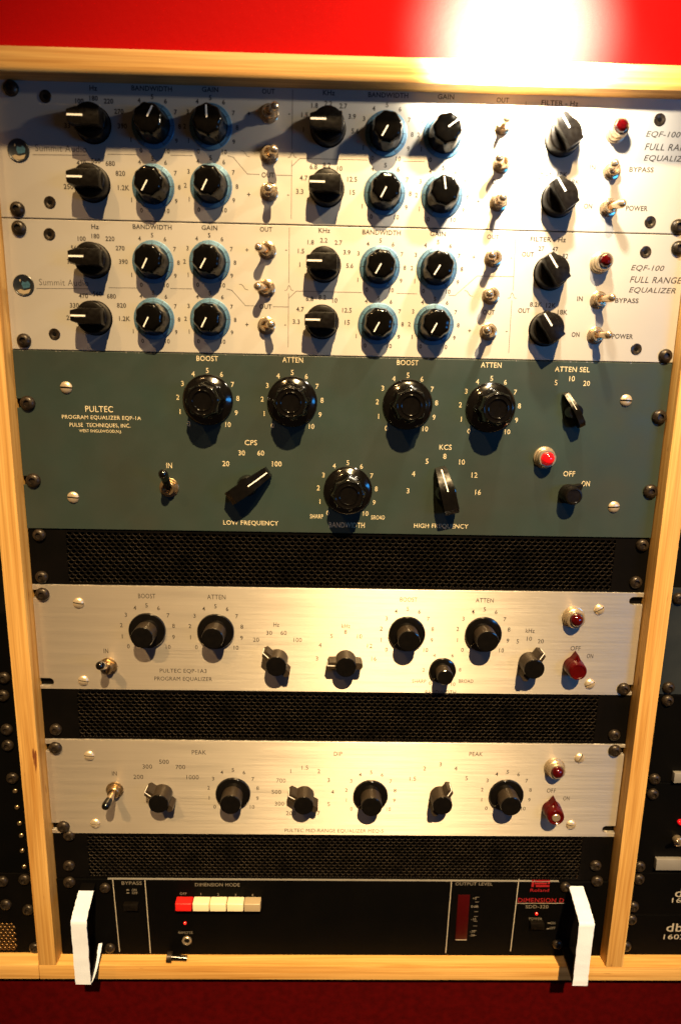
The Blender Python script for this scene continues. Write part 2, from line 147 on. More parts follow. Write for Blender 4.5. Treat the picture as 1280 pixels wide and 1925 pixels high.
def wood_mat(name, along, a, b, c):
    """pine: long growth streaks, fine fibres and a few dark flecks; along = 0 x, 2 z"""
    mt = bpy.data.materials.new(name); mt.use_nodes = True; nt = mt.node_tree; N = nt.nodes; L = nt.links
    p = N['Principled BSDF']; p.inputs['Roughness'].default_value = 0.5; p.inputs['Specular IOR Level'].default_value = 0.35
    tc = N.new('ShaderNodeTexCoord')
    def noise(sl, sa, detail=5, dist=0.0):
        mp = N.new('ShaderNodeMapping'); s = [sa, sa, sa]; s[along] = sl; mp.inputs['Scale'].default_value = s
        L.new(tc.outputs['Object'], mp.inputs['Vector'])
        n = N.new('ShaderNodeTexNoise'); n.inputs['Scale'].default_value = 1; n.inputs['Detail'].default_value = detail; n.inputs['Distortion'].default_value = dist
        L.new(mp.outputs[0], n.inputs['Vector']); return n.outputs['Fac']
    r1 = N.new('ShaderNodeValToRGB'); e = r1.color_ramp.elements
    e[0].position = 0.3; e[0].color = (*b, 1); e[1].position = 0.66; e[1].color = (*a, 1)
    L.new(noise(5, 200, 5, 0.9), r1.inputs[0])
    r2 = N.new('ShaderNodeValToRGB'); e = r2.color_ramp.elements
    e[0].position = 0.38; e[0].color = (0.72, 0.66, 0.6, 1); e[1].position = 0.6; e[1].color = (1, 1, 1, 1)
    L.new(noise(14, 900, 4), r2.inputs[0])
    m1 = N.new('ShaderNodeMix'); m1.data_type = 'RGBA'; m1.blend_type = 'MULTIPLY'; m1.inputs[0].default_value = 0.6
    L.new(r1.outputs[0], m1.inputs[6]); L.new(r2.outputs[0], m1.inputs[7])
    r3 = N.new('ShaderNodeValToRGB'); e = r3.color_ramp.elements
    e[0].position = 0.70; e[0].color = (0, 0, 0, 1); e[1].position = 0.735; e[1].color = (1, 1, 1, 1)
    L.new(noise(26, 190, 2, 0.3), r3.inputs[0])
    m2 = N.new('ShaderNodeMix'); m2.data_type = 'RGBA'; m2.inputs[7].default_value = (*c, 1)
    L.new(r3.outputs[0], m2.inputs[0]); L.new(m1.outputs[2], m2.inputs[6]); L.new(m2.outputs[2], p.inputs['Base Color'])
    bp = N.new('ShaderNodeBump'); bp.inputs['Strength'].default_value = 0.25; bp.inputs['Distance'].default_value = 0.0004
    L.new(noise(20, 700, 4), bp.inputs['Height']); L.new(bp.outputs[0], p.inputs['Normal'])
    return mt

A_, B_, C_ = (0.70, 0.425, 0.135), (0.46, 0.225, 0.05), (0.16, 0.05, 0.015)
MT = dict(
    wood_x=wood_mat('pine along rail', 0, A_, B_, C_), wood_z=wood_mat('pine along upright', 2, A_, B_, C_),
    anod=mat('clear anodised aluminium', (0.45, 0.425, 0.385), 0.46, 0.35, 0.5, aniso=0.6, bump=((60, 60, 5200), 0.10, 0.00012), mottle=((9, 9, 22), 0.35, (0.40, 0.375, 0.335))),
    alu=mat('brushed aluminium', (0.54, 0.495, 0.44), 0.48, 0.76, 0.5, aniso=0.95, bump=((36, 36, 6200), 0.22, 0.00016), mottle=((9, 9, 1000), 0.30, (0.43, 0.39, 0.34)), rvar=((12, 12, 800), 0.06)),
    green=mat('blue grey hammered enamel', (0.0245, 0.0400, 0.0345), 0.44, 0.0, 0.3, bump=((900, 900, 900), 0.12, 0.0002), mottle=((16, 16, 16), 0.75, (0.031, 0.035, 0.027)), rvar=((40, 40, 40), 0.08)),
    blackp=mat('black crackle paint', (0.002, 0.0018, 0.0016), 0.6, 0.0, 0.03, bump=((1500, 1500, 1500), 0.2, 0.0002), mottle=((40, 40, 40), 0.6, (0.004, 0.003, 0.0025))),
    blacks=mat('black satin panel', (0.0016, 0.0016, 0.0016), 0.5, 0.0, 0.03, mottle=((30, 30, 30), 0.5, (0.003, 0.0025, 0.002))),
    greyp=mat('dark slate paint', (0.012, 0.016, 0.020), 0.5, 0.0, 0.15, mottle=((30, 30, 30), 0.5, (0.03, 0.034, 0.036))),
    bake=mat('black bakelite', (0.0022, 0.002, 0.0018), 0.13, 0.0, 1.0, mottle=((200, 200, 200), 0.5, (0.005, 0.004, 0.003)), rvar=((300, 300, 300), 0.035)),
    gloss=mat('black gloss knob', (0.002, 0.0018, 0.0016), 0.11, 0.0, 0.32, mottle=((200, 200, 200), 0.5, (0.004, 0.003, 0.002)), rvar=((260, 260, 260), 0.05)),
    satin=mat('black satin plastic', (0.0035, 0.0026, 0.002), 0.34, 0.0, 0.15, mottle=((300, 300, 300), 0.5, (0.009, 0.007, 0.005)), rvar=((400, 400, 400), 0.08)),
    knurl=mat('dark anodised knob side', (0.040, 0.028, 0.018), 0.42, 0.3, 0.35, bump=((2500, 2500, 2500), 0.3, 0.0002), mottle=((300, 300, 300), 0.6, (0.022, 0.016, 0.010))),
    blue=mat('blue anodised dial plate', (0.075, 0.19, 0.31), 0.42, 0.25, 0.5, rvar=((200, 200, 200), 0.08)),
    chrome=mat('nickel plate', (0.68, 0.53, 0.36), 0.19, 0.85, 0.5, rvar=((500, 500, 500), 0.08)),
    screwmetal=mat('bright slotted screw metal', (0.66, 0.54, 0.38), 0.36, 0.65, 0.5, rvar=((500, 500, 500), 0.1)),
    nickel=mat('dull nickel bezel', (0.56, 0.45, 0.31), 0.3, 0.75, 0.5, rvar=((400, 400, 400), 0.1)),
    brass=mat('worn brass nut', (0.42, 0.30, 0.17), 0.3, 0.9, 0.5, rvar=((400, 400, 400), 0.12)),
    blackscrew=mat('black oxide screw', (0.016, 0.012, 0.009), 0.36, 0.4, 0.4, mottle=((500, 500, 500), 0.7, (0.05, 0.034, 0.02)), rvar=((500, 500, 500), 0.12)),
    red=mat('red lacquered wall', (0.36, 0.0022, 0.0022), 0.6, 0.0, 0.02, bump=((220, 220, 220), 0.25, 0.0008), mottle=((7, 7, 7), 0.5, (0.30, 0.0018, 0.002))),
    maroon=mat('dark maroon cloth', (0.058, 0.0010, 0.001), 0.85, 0.0, 0.03, bump=((1200, 1200, 1200), 0.6, 0.0006), mottle=((160, 160, 160), 0.8, (0.034, 0.0006, 0.0006))),
    jewel=mat('red faceted jewel', (0.06, 0.001, 0.0015), 0.05, 0.0, 0.8, coat=0.7, mottle=((500, 500, 500), 0.9, (0.015, 0.0004, 0.0006))),
    jewellit=mat('lit red jewel', (0.7, 0.006, 0.01), 0.06, 0.0, 0.8, coat=0.6, emit=((1.0, 0.01, 0.015), 0.25)),
    worn=mat('glint on hole edge', (0.11, 0.085, 0.06), 0.35, 0.5, 0.5, mottle=((60, 60, 60), 0.9, (0.008, 0.007, 0.006))),  # paler rim colour paints in the light caught by hole edges
    led=mat('lit red lamp', (0.5, 0.01, 0.01), 0.2, emit=((1.0, 0.02, 0.01), 1.2)),
    redp=mat('red bakelite', (0.060, 0.0012, 0.0012), 0.2, 0.0, 0.5, mottle=((300, 300, 300), 0.6, (0.035, 0.0008, 0.0007))),
    redbtn=mat('bright red plastic', (0.62, 0.015, 0.012), 0.3, mottle=((200, 200, 200), 0.3, (0.55, 0.012, 0.01))),
    cream=mat('cream plastic', (0.78, 0.66, 0.42), 0.3, mottle=((200, 200, 200), 0.3, (0.72, 0.6, 0.37))),
    greige=mat('dull grey plastic', (0.36, 0.28, 0.17), 0.4, mottle=((200, 200, 200), 0.3, (0.32, 0.25, 0.15))),
    tape=mat('white cloth tape', (0.66, 0.72, 0.84), 0.75, 0.0, 0.2, bump=((900, 900, 900), 0.5, 0.0004), mottle=((60, 60, 60), 0.6, (0.57, 0.62, 0.72))),
    meter=mat('dark red meter window', (0.035, 0.0012, 0.0015), 0.35, 0.0, 0.2, mottle=((200, 200, 200), 0.3, (0.022, 0.0008, 0.001))),
    silverstrip=mat('bare aluminium strip', (0.34, 0.32, 0.29), 0.4, 0.5, rvar=((100, 100, 100), 0.1)),
    meshbrass=mat('tarnished brass mesh', (0.13, 0.07, 0.022), 0.35, 0.8, rvar=((400, 400, 400), 0.12)),
    ink=mat('black screen print', (0.018, 0.013, 0.011), 0.6, mottle=((800, 800, 800), 0.5, (0.05, 0.04, 0.032))),
    inkgrey=mat('grey screen print', (0.085, 0.075, 0.065), 0.6, mottle=((800, 800, 800), 0.5, (0.13, 0.115, 0.10))),
    cut=mat('cream filled engraving', (0.62, 0.53, 0.34), 0.6, mottle=((500, 500, 500), 0.7, (0.42, 0.35, 0.21))),
    whiteink=mat('white screen print', (0.36, 0.32, 0.25), 0.6, mottle=((800, 800, 800), 0.5, (0.28, 0.25, 0.19))),
    dimink=mat('worn white screen print', (0.17, 0.145, 0.11), 0.6, mottle=((800, 800, 800), 0.5, (0.10, 0.085, 0.06))),
    redink=mat('red screen print', (0.26, 0.004, 0.005), 0.6, mottle=((800, 800, 800), 0.5, (0.18, 0.003, 0.004))),
    white=mat('white pointer paint', (0.86, 0.82, 0.74), 0.5, mottle=((800, 800, 800), 0.4, (0.75, 0.7, 0.62))),
    hole=mat('black cavity', (0.003, 0.003, 0.003), 0.8, 0.0, 0.05, mottle=((90, 90, 90), 0.5, (0.005, 0.004, 0.004))),
    navy=mat('dark badge enamel', (0.010, 0.014, 0.018), 0.3, mottle=((400, 400, 400), 0.6, (0.03, 0.03, 0.035))),
    badgeblue=mat('blue badge enamel', (0.045, 0.12, 0.17), 0.35, mottle=((900, 900, 900), 0.8, (0.015, 0.05, 0.08))),
)

# ---------------------------------------------------------------- mesh helpers
class MB:
    def __init__(s): s.bm = bmesh.new()
    def v(s, x, h, z): return s.bm.verts.new((x * M_, -h * M_, z * M_))
    def face(s, vs, mi=0):
        try: f = s.bm.faces.new(vs); f.material_index = mi; return f
        except ValueError: return None
    def lathe(s, prof, n=28, cx=0, cz=0, fx=None, mi=0, dx=0, dz=0):
        """rings of (radius, height); fx(angle, r, h) -> radius; dx,dz lean the axis per mm of height"""
        rings = []
        for r, h in prof:
            ring = []
            for i in range(n):
                a = 2 * math.pi * i / n
                q = fx(a, r, h) if fx else r
                ring.append(s.v(cx + dx * h + q * math.sin(a), h, cz + dz * h + q * math.cos(a)))
            rings.append(ring)
        for k in range(len(rings) - 1):
            for i in range(n):
                s.face((rings[k][i], rings[k+1][i], rings[k+1][(i+1) % n], rings[k][(i+1) % n]), mi)
        s.face(rings[-1], mi); s.face(rings[0][::-1], mi)
        return s
    def prism(s, out, h0, h1, mi=0, top=None):
        """outline [(x, z)] extruded from h0 to h1; top = outline at h1"""
        lo = [s.v(x, h0, z) for x, z in out]; hi = [s.v(x, h1, z) for x, z in (top or out)]
        n = len(out)
        for i in range(n): s.face((lo[i], lo[(i+1) % n], hi[(i+1) % n], hi[i]), mi)
        s.face(hi, mi); s.face(lo[::-1], mi)
        return s
    def side(s, out, x0, x1, mi=0):
        """outline [(h, z)] extruded from x0 to x1"""
        lo = [s.v(x0, h, z) for h, z in out]; hi = [s.v(x1, h, z) for h, z in out]
        n = len(out)
        for i in range(n): s.face((lo[i], lo[(i+1) % n], hi[(i+1) % n], hi[i]), mi)
        s.face(hi, mi); s.face(lo[::-1], mi)
        return s
    def box(s, x0, x1, h0, h1, z0, z1, mi=0): return s.prism([(x0, z0), (x1, z0), (x1, z1), (x0, z1)], h0, h1, mi)
    def rod(s, p, q, r0, r1, n=14, mi=0, ball=True):
        """tapered rod from p to q (x, h, z), rounded end"""
        P, Q = Vector(p), Vector(q); d = (Q - P).normalized(); L = (Q - P).length
        u = d.orthogonal().normalized(); w = d.cross(u)
        prof = [(r0, 0), (r0, .02 * L), (r1, L - r1)]
        prof += [(r1 * math.cos(t), L - r1 + r1 * math.sin(t)) for t in (0.35, 0.7, 1.05, 1.4)] if ball else [(r1, L)]
        rings = [[s.v(*(P + d * t + (u * math.cos(2*math.pi*i/n) + w * math.sin(2*math.pi*i/n)) * r)) for i in range(n)] for r, t in prof]
        for k in range(len(rings) - 1):
            for i in range(n): s.face((rings[k][i], rings[k][(i+1) % n], rings[k+1][(i+1) % n], rings[k+1][i]), mi)
        s.face(rings[-1], mi); s.face(rings[0][::-1], mi)
        return s
    def sheet(s, out, h, mi=0): s.face([s.v(x, h, z) for x, z in out], mi); return s
    def stroke(s, pts, w, h, mi=0):
        for (x0, z0), (x1, z1) in zip(pts, pts[1:]):
            d = Vector((x1 - x0, z1 - z0)); 
            if d.length < 1e-6: continue
            d.normalize(); nx, nz = -d.y * w / 2, d.x * w / 2; ex, ez = d.x * w * .25, d.y * w * .25
            s.sheet([(x0 - ex + nx, z0 - ez + nz), (x0 - ex - nx, z0 - ez - nz), (x1 + ex - nx, z1 + ez - nz), (x1 + ex + nx, z1 + ez + nz)], h, mi)
        return s
    def bevel(s, w, seg=2, min_angle=0.6, sel=None):
        s.bm.normal_update()
        es = [e for e in s.bm.edges if len(e.link_faces) == 2 and e.calc_face_angle(0) > min_angle and (sel is None or sel(e))]
        bmesh.ops.bevel(s.bm, geom=es, offset=w * M_, segments=seg, affect='EDGES', profile=0.6, clamp_overlap=True)
        return s
    def mesh(s, name, mats, smooth=0.6, fixn=True):
        if fixn: bmesh.ops.recalc_face_normals(s.bm, faces=s.bm.faces[:])
        s.bm.normal_update()
        for f in s.bm.faces: f.smooth = True
        for e in s.bm.edges:
            if len(e.link_faces) == 2 and e.calc_face_angle(0) > smooth: e.smooth = False
        me = bpy.data.meshes.new(name); s.bm.to_mesh(me); s.bm.free()
        for mt in (mats if isinstance(mats, (list, tuple)) else [mats]): me.materials.append(MT[mt])
        return me

def thing(name, label, cat, x, h, zd, group=None):
    o = bpy.data.objects.new(name, None); COL.objects.link(o); o.empty_display_size = 0.01
    o.location = W3(x, h, zd); o['label'] = label; o['category'] = cat
    if group: o['group'] = group
    o['oz'] = zd; o['ox'] = x; o['oh'] = h
    return o
def part(name, me, parent, x=None, h=0.0, zd=None, ang=0.0, loc=None):
    """x, h, zd in rack coordinates when the parent is a thing; loc = offset from a part"""
    o = bpy.data.objects.new(name, me); COL.objects.link(o); o.parent = parent
    if loc is not None: o.location = (loc[0] * M_, -loc[1] * M_, loc[2] * M_)
    elif x is None: o.location = (0, 0, 0)
    else: o.location = ((x - parent['ox']) * M_, -(h - parent['oh']) * M_, -(zd - parent['oz']) * M_)
    o.rotation_euler.y = math.radians(ang)
    return o
CACHE = {}
def once(key, fn):
    if key not in CACHE: CACHE[key] = fn()
    return CACHE[key]

# ---------------------------------------------------------------- lettering
GLY = {}
def make_glyphs(keys):
    obs = []
    for key in keys:
        s, shear, off = key
        cu = bpy.data.curves.new('glyphs', 'FONT'); cu.body = s; cu.size = 1.0; cu.shear = shear; cu.offset = off; cu.resolution_u = 3
        cu.space_character = 1.06
        o = bpy.data.objects.new('glyphs', cu); COL.objects.link(o); obs.append((key, o, cu))
    bpy.context.view_layer.update(); dg = bpy.context.evaluated_depsgraph_get()
    for key, o, cu in obs:
        me = bpy.data.meshes.new_from_object(o.evaluated_get(dg))
        vs = [(v.co.x, v.co.y) for v in me.vertices]; fs = [tuple(p.vertices) for p in me.polygons]
        GLY[key] = (vs, fs); bpy.data.meshes.remove(me)
    for key, o, cu in obs: bpy.data.objects.remove(o); bpy.data.curves.remove(cu)
def put_text(mb, s, x, zd, cap, width, oz, h=0.09, shear=0.0, off=0.0, mi=0):
    vs, fs = GLY[(s, shear, off)]
    if not vs: return
    x0 = min(v[0] for v in vs); x1 = max(v[0] for v in vs)
    y0 = min(v[1] for v in vs); y1 = max(v[1] for v in vs)
    if s in '+-': ky = cap / 0.72
    else: ky = cap / max(y1 - y0, 1e-6)
    if cap < 3: ky *= 1.18
    kx = width / (x1 - x0) if width else ky * 0.95
    vv = [mb.v(x + (a - (x0 + x1) / 2) * kx, h, (oz - zd) + (b - (y0 + y1) / 2) * ky) for a, b in vs]
    for f in fs: mb.face([vv[i] for i in f], mi)
TEXT_STYLE = {}   # list name -> (shear, offset)
for k in T: TEXT_STYLE[k] = (0.0, 0.020 if k in ('u1', 'u2') else 0.006)
for k in ('u1b', 'u2b'): TEXT_STYLE[k] = (0.26, 0.006)
for k in ('u1c', 'u2c'): TEXT_STYLE[k] = (0.0, -0.004)
for k in ('u5', 'u7'): TEXT_STYLE[k] = (0.0, 0.0)
keys = {(t[0], *TEXT_STYLE[k]) for k, l in T.items() for t in l}
for n in range(11): keys |= {(str(n), 0.0, 0.0), (str(n), 0.0, 0.006), (str(n), 0.0, 0.020)}
make_glyphs(sorted(keys))
def polar(mb, X, Zd, r, step, cap, oz, skip=(), off=0.006, mi=0):
    for n in range(11):
        if n in skip: continue
        a = math.radians((n - 5) * step)
        put_text(mb, str(n), X + r * math.sin(a), Zd - r * math.cos(a), cap, 0, oz, off=off, mi=mi)

# ---------------------------------------------------------------- hardware builders (all share one mesh per kind)
def circle(r, n=24, cx=0, cz=0): return [(cx + r * math.sin(2*math.pi*i/n), cz + r * math.cos(2*math.pi*i/n)) for i in range(n)]

def rack_screw(u, x, zd, ang=0, mt='blackscrew', r=5.0, h=0.0):
    def f():
        mb = MB(); mb.lathe([(r, 0), (r, .7), (r*.96, 1.4), (r*.82, 2.3), (r*.58, 2.95), (r*.42, 3.1), (r*.40, 1.9)], 24)
        return mb.mesh('rack_screw', mt)
    def g():
        mb = MB(); mb.box(-r*.40, r*.40, 1.95, 3.0, -.42, .42); mb.box(-.42, .42, 1.95, 2.99, -r*.40, r*.40); return mb.mesh('recess', 'hole')
    o = part('rack_screw', once(('rs', mt, r), f), u, x, h, zd, ang)
    return o
def slot_screw(u, x, zd, ang, mt='screwmetal', r=4.3):
    def f():
        mb = MB()
        for sg in (1, -1):                       # two half domes with the slot between them
            pts = []
            n = 14
            prof = [(1.0, 0), (1.0, .5), (.86, 1.25), (.6, 1.75), (.3, 2.0)]
            g = .62
            rings = []
            for k, h in prof:
                ring = []
                for i in range(n + 1):
                    a = math.pi * i / n
                    ring.append(mb.v(r * k * math.cos(a), h, sg * max(g, r * k * math.sin(a))))
                rings.append(ring)
            for k in range(len(rings) - 1):
                for i in range(n): mb.face((rings[k][i], rings[k][i+1], rings[k+1][i+1], rings[k+1][i]))
            for k in range(len(rings) - 1): mb.face((rings[k][0], rings[k+1][0], rings[k+1][-1], rings[k][-1]))
            mb.face(rings[-1])
        mb.lathe([(r*.96, 0), (r*.96, .45)], 20, mi=1)
        return mb.mesh('screw', [mt, 'hole'])
    return part('panel_screw', once(('ss', mt, r), f), u, x, 0, zd, ang)
def socket_screw(u, x, zd):
    def f():
        mb = MB(); mb.lathe([(4.1, 0), (4.1, .25), (3.8, .5), (2.0, .35), (1.6, .1)], 22); return mb.mesh('socket_screw', 'blackscrew')
    def g():
        mb = MB(); mb.lathe([(1.5, .12), (1.5, .3)], 6); return mb.mesh('hex_socket', 'hole')
    o = part('panel_screw', once('sock', f), u, x, 0, zd)
    part('hex_socket', once('sockh', g), o, loc=(0, 0.02, 0)); return o

def dial_knob(u, x, zd, ang):
    def plate():
        mb = MB(); mb.lathe([(14.5, 0.1), (14.5, .8), (14.2, 1.0), (9, 1.05)], 48); return mb.mesh('dial_plate', 'blue')
    def ticks():
        mb = MB()
        for i in range(101):
            a = math.radians(-150 + 3.0 * i); s, c = math.sin(a), math.cos(a); big = i % 10 == 0
            r0 = 11.9 if big else 12.7
            mb.stroke([(r0*s, r0*c), (14.2*s, 14.2*c)], .34 if big else .2, 1.09)
        return mb.mesh('tick_marks', 'ink')
    def body():
        def fx(a, r, h):
            if h < 3.2: return r
            k = min(1, (h - 3.2) / 3) * (1 - .35 * max(0, (h - 14) / 4))
            return r * (1 - .07 * k * (.5 - .5 * math.cos(8 * a)) ** 1.0)
        mb = MB(); mb.lathe([(11.8, 1.05), (11.8, 2.4), (11.6, 3.1), (11.4, 4.4), (10.8, 8.5), (10.2, 12.0), (9.7, 13.6), (8.9, 14.7), (8.0, 15.2), (4, 15.25)], 64, fx=fx)
        return mb.mesh('dial_knob', 'gloss', 0.75)
    def line():
        mb = MB(); mb.box(-.42, .42, 15.15, 15.42, .2, 7.7); return mb.mesh('pointer_line', 'white')
    o = part('knob', once('dk', body), u, x, 0, zd, ang)
    part('dial_plate', once('dkp', plate), o, loc=(0, 0, 0)).rotation_euler.y = -math.radians(ang)
    part('tick_marks', once('dkt', ticks), o, loc=(0, 0, 0)).rotation_euler.y = -math.radians(ang)
    part('pointer_line', once('dkl', line), o, loc=(0, 0, 0))
    return o
def bar_knob(u, x, zd, ang):
    def body():
        mb = MB(); mb.lathe([(11.5, .3), (11.5, 4.0), (11.2, 8.2), (10.6, 9.4), (7, 9.8)], 40)
        w0, w1, L0, L1 = 6.0, 5.3, 11.2, 10.8
        base = [(-w0, -L0*.86), (w0, -L0*.86), (w0, L0*.5), (w0*.62, L0*1.1), (-w0*.62, L0*1.1), (-w0, L0*.5)]
        top = [(-w1, -L1*.86), (w1, -L1*.86), (w1, L1*.55), (w1*.66, L1*1.1), (-w1*.66, L1*1.1), (-w1, L1*.55)]
        mb.prism(base, 8.5, 16.4, top=top)
        mb.bevel(.7, 2, .7)
        return mb.mesh('bar_knob', 'satin')
    def line():
        mb = MB(); mb.box(-.6, .6, 16.2, 16.55, 1.2, 11.4); return mb.mesh('pointer_line', 'white')
    o = part('knob', once('bk', body), u, x, 0, zd, ang)
    part('pointer_line', once('bkl', line), o, loc=(0, 0, 0)); return o
def toggle(u, x, zd, tx, tz, kind='small'):
    """tx, tz: where the lever's end leans to, mm"""
    big = kind != 'small'
    def base():
        mb = MB(); k = 1.16 if big else 1.0
        mb.lathe([(6.3*k, 0), (6.3*k, .7), (5.9*k, .95)], 30, mi=0)
        mb.prism([(5.4*k*math.sin(math.pi*i/3), 5.4*k*math.cos(math.pi*i/3)) for i in range(6)], .95, 2.6, mi=0)
        mb.lathe([(4.3*k, 2.5), (4.3*k, 5.0), (4.0*k, 5.4), (3.0*k, 5.4), (2.7*k, 3.2)], 26, mi=0)
        return mb.mesh('toggle_switch', 'brass' if big else 'chrome')
    o = part('toggle_switch', once(('tg', big), base), u, x, 0, zd)
    L = 22 if big else 16.5
    mb = MB()
    if not big:
        mb.rod((0, 2.5, 0), (tx, L, tz), 1.7, 3.0); part('lever', mb.mesh('lever', 'chrome'), o, loc=(0, 0, 0))
    else:
        mb.rod((0, 2.5, 0), (tx*.62, L*.62, tz*.62), 2.0, 3.0, ball=False); part('lever', mb.mesh('lever', 'satin' if kind == 'black' else 'chrome'), o, loc=(0, 0, 0))
        mb = MB(); mb.rod((tx*(.55 if kind == 'long' else .6), L*(.55 if kind == 'long' else .6), tz*(.55 if kind == 'long' else .6)), (tx, L, tz), 3.0, 3.5); part('lever_tip', mb.mesh('lever_tip', 'bake'), o, loc=(0, 0, 0))
    return o
def pilot_lamp(u, x, zd, k=1.0, lit=False, tall=13.0, faceted=True):
    def bez():
        mb = MB(); t = tall
        mb.lathe([(8.0*k, 0), (8.0*k, .9), (7.7*k, 1.4), (7.2*k, 1.6), (7.0*k, t*.45), (6.6*k, t*.5), (6.4*k, t*.52), (6.2*k, t*.85), (5.9*k, t*.9), (5.0*k, t*.9), (4.8*k, t*.7)], 36)
        return mb.mesh('pilot_lamp', 'nickel')
    def jw():
        mb = MB(); t = tall
        prof = [(4.75*k, t*.68), (4.75*k, t*.95), (4.1*k, t*.95+1.6*k), (2.5*k, t*.95+2.9*k), (.9*k, t*.95+3.3*k)]
        mb.lathe(prof, 9 if faceted else 26)
        return mb.mesh('jewel', 'jewellit' if lit else 'jewel', .12 if faceted else .7)
    o = part('pilot_lamp', once(('pl', k, tall), bez), u, x, 0, zd)
    part('jewel', once(('pj', k, tall, lit, faceted), jw), o, loc=(0, 0, 0)); return o
def skirt_knob(u, x, zd, k=1.0, hgt=16.0, ang=0):
    """plain metal cap on a round dark skirt"""
    def sk():
        mb = MB(); mb.lathe([(14.6*k, .4), (14.6*k, 2.0), (14.2*k, 2.6), (12.0*k, 3.3), (8.6*k, 3.6)], 44); return mb.mesh('skirt', 'bake')
    def cap():
        mb = MB()
        def fx(a, r, h): return r * (1 - .012 * (1 if int(a * 48 / (2*math.pi) * 2) % 2 else 0)) if h < hgt - 1 else r
        mb.lathe([(8.7*k, 3.3), (8.6*k, hgt - 1.0)], 96, fx=fx, mi=0)
        mb.lathe([(8.6*k, hgt - 1.0), (8.4*k, hgt - .3), (7.9*k, hgt), (7.0*k, hgt + .05), (2, hgt + .05)], 36, mi=1)
        return mb.mesh('cap', ['knurl', 'bake'])
    o = part('knob', once(('skc', k, hgt), cap), u, x, 0, zd, ang)
    part('skirt', once(('sks', k), sk), o, loc=(0, 0, 0))
    def ln():
        mb = MB(); mb.stroke([(0, 9.4*k), (0, 13.0*k)], .5, 3.75); return mb.mesh('pointer_line', 'dimink')
    part('pointer_line', once(('skl', k), ln), o, loc=(0, 0, 0)); return o
def wing_knob(u, x, zd, ang, hgt=15.0):
    """round knob with a pointer wing and a short tail wing"""
    def body():
        mb = MB(); mb.lathe([(8.4, .3), (8.2, hgt - .9)], 40, mi=0)
        mb.lathe([(8.2, hgt - .9), (7.9, hgt - .2), (7.3, hgt), (6.4, hgt + .05), (2, hgt + .05)], 36, mi=1)
        b = MB()
        w = [(-2.9, 6.5), (-2.6, 13.2), (0, 14.6), (2.6, 13.2), (2.9, 6.5)]
        mb.prism(w, .5, hgt - 3.0, mi=0); mb.prism([(a, -c*.92) for a, c in w][::-1], .5, hgt - 3.0, mi=0)
        return mb.mesh('wing_knob', ['knurl', 'bake'])
    def line():
        mb = MB(); mb.stroke([(0, 8.7), (0, 14.2)], .75, hgt - 2.9)
        mb.box(-.4, .4, 3.0, hgt - 2.9, 14.45, 14.75); return mb.mesh('pointer_line', 'white')
    o = part('knob', once('wk', body), u, x, 0, zd, ang)
    part('pointer_line', once('wkl', line), o, loc=(0, 0, 0)); return o
def fin_knob(u, x, zd, ang, mt, cap='', k=1.0, hgt=12.5):
    """small round knob with a pointed nose"""
    def body():
        out = []
        for i in range(40):
            a = -math.pi + 2 * math.pi * i / 40
            r = 8.2 + 5.0 * max(0, 1 - abs(a) / .42) ** 1.3
            out.append((r * k * math.sin(a), r * k * math.cos(a)))
        mb = MB(); mb.prism(out, .4, 6.5, top=[(x_*.96, z_*.96) for x_, z_ in out])
        mb.lathe([(7.7*k, 6.4), (7.3*k, hgt - 1.2), (6.7*k, hgt - .2), (5.7*k, hgt), (5.2*k, hgt - .5), (2, hgt - .5)], 36)
        mb.prism([(-1.2*k, 3*k), (1.2*k, 3*k), (.35*k, 11.0*k), (-.35*k, 11.0*k)], 6.0, 9.5, top=[(-1*k, 3*k), (1*k, 3*k), (.3*k, 8.2*k), (-.3*k, 8.2*k)])
        return mb.mesh('fin_knob', mt)
    o = part('knob', once(('fk', mt, k), body), u, x, 0, zd, ang)
    if cap:
        def c():
            mb = MB(); mb.lathe([(3.6*k, hgt - .6), (3.5*k, hgt), (3.1*k, hgt + .4), (1, hgt + .45)], 26); return mb.mesh('cap', cap)
        part('cap', once(('fkc', cap), c), o, loc=(0, 0, 0))
    return o
def flute_knob(u, x, zd, ang):
    """large bakelite knob: sloping round skirt, scalloped grip, ring on the crown"""
    def body():
        def fx(a, r, h):
            if h < 4.2 or r < 10.9: return r
            return r * (1 - .115 * abs(math.sin(4 * a)) * min(1, (h - 4.1) / .8))
        mb = MB(); mb.lathe([(18.5, .4), (18.5, 1.3), (18.1, 1.9), (16.0, 2.9), (13.8, 3.9), (13.5, 4.3), (13.4, 5.2), (12.9, 12), (12.6, 19.0), (12.2, 20.6), (11.6, 21.4), (10.8, 21.8),
            (10.5, 21.8), (10.2, 22.4), (9.8, 22.4), (9.5, 21.8), (7.6, 21.8), (7.3, 22.4), (6.9, 22.4), (6.6, 21.6), (6.3, 21.1), (3, 21.0)], 96, fx=fx)
        return mb.mesh('flute_knob', 'bake', .7)
    def line():
        mb = MB(); mb.stroke([(0, 15.4), (0, 17.7)], .45, 4.4); mb.bm.transform(Matrix.Rotation(0, 4, 'X')); return mb.mesh('pointer_line', 'dimink')
    o = part('knob', once('flk', body), u, x, 0, zd, ang)
    return o
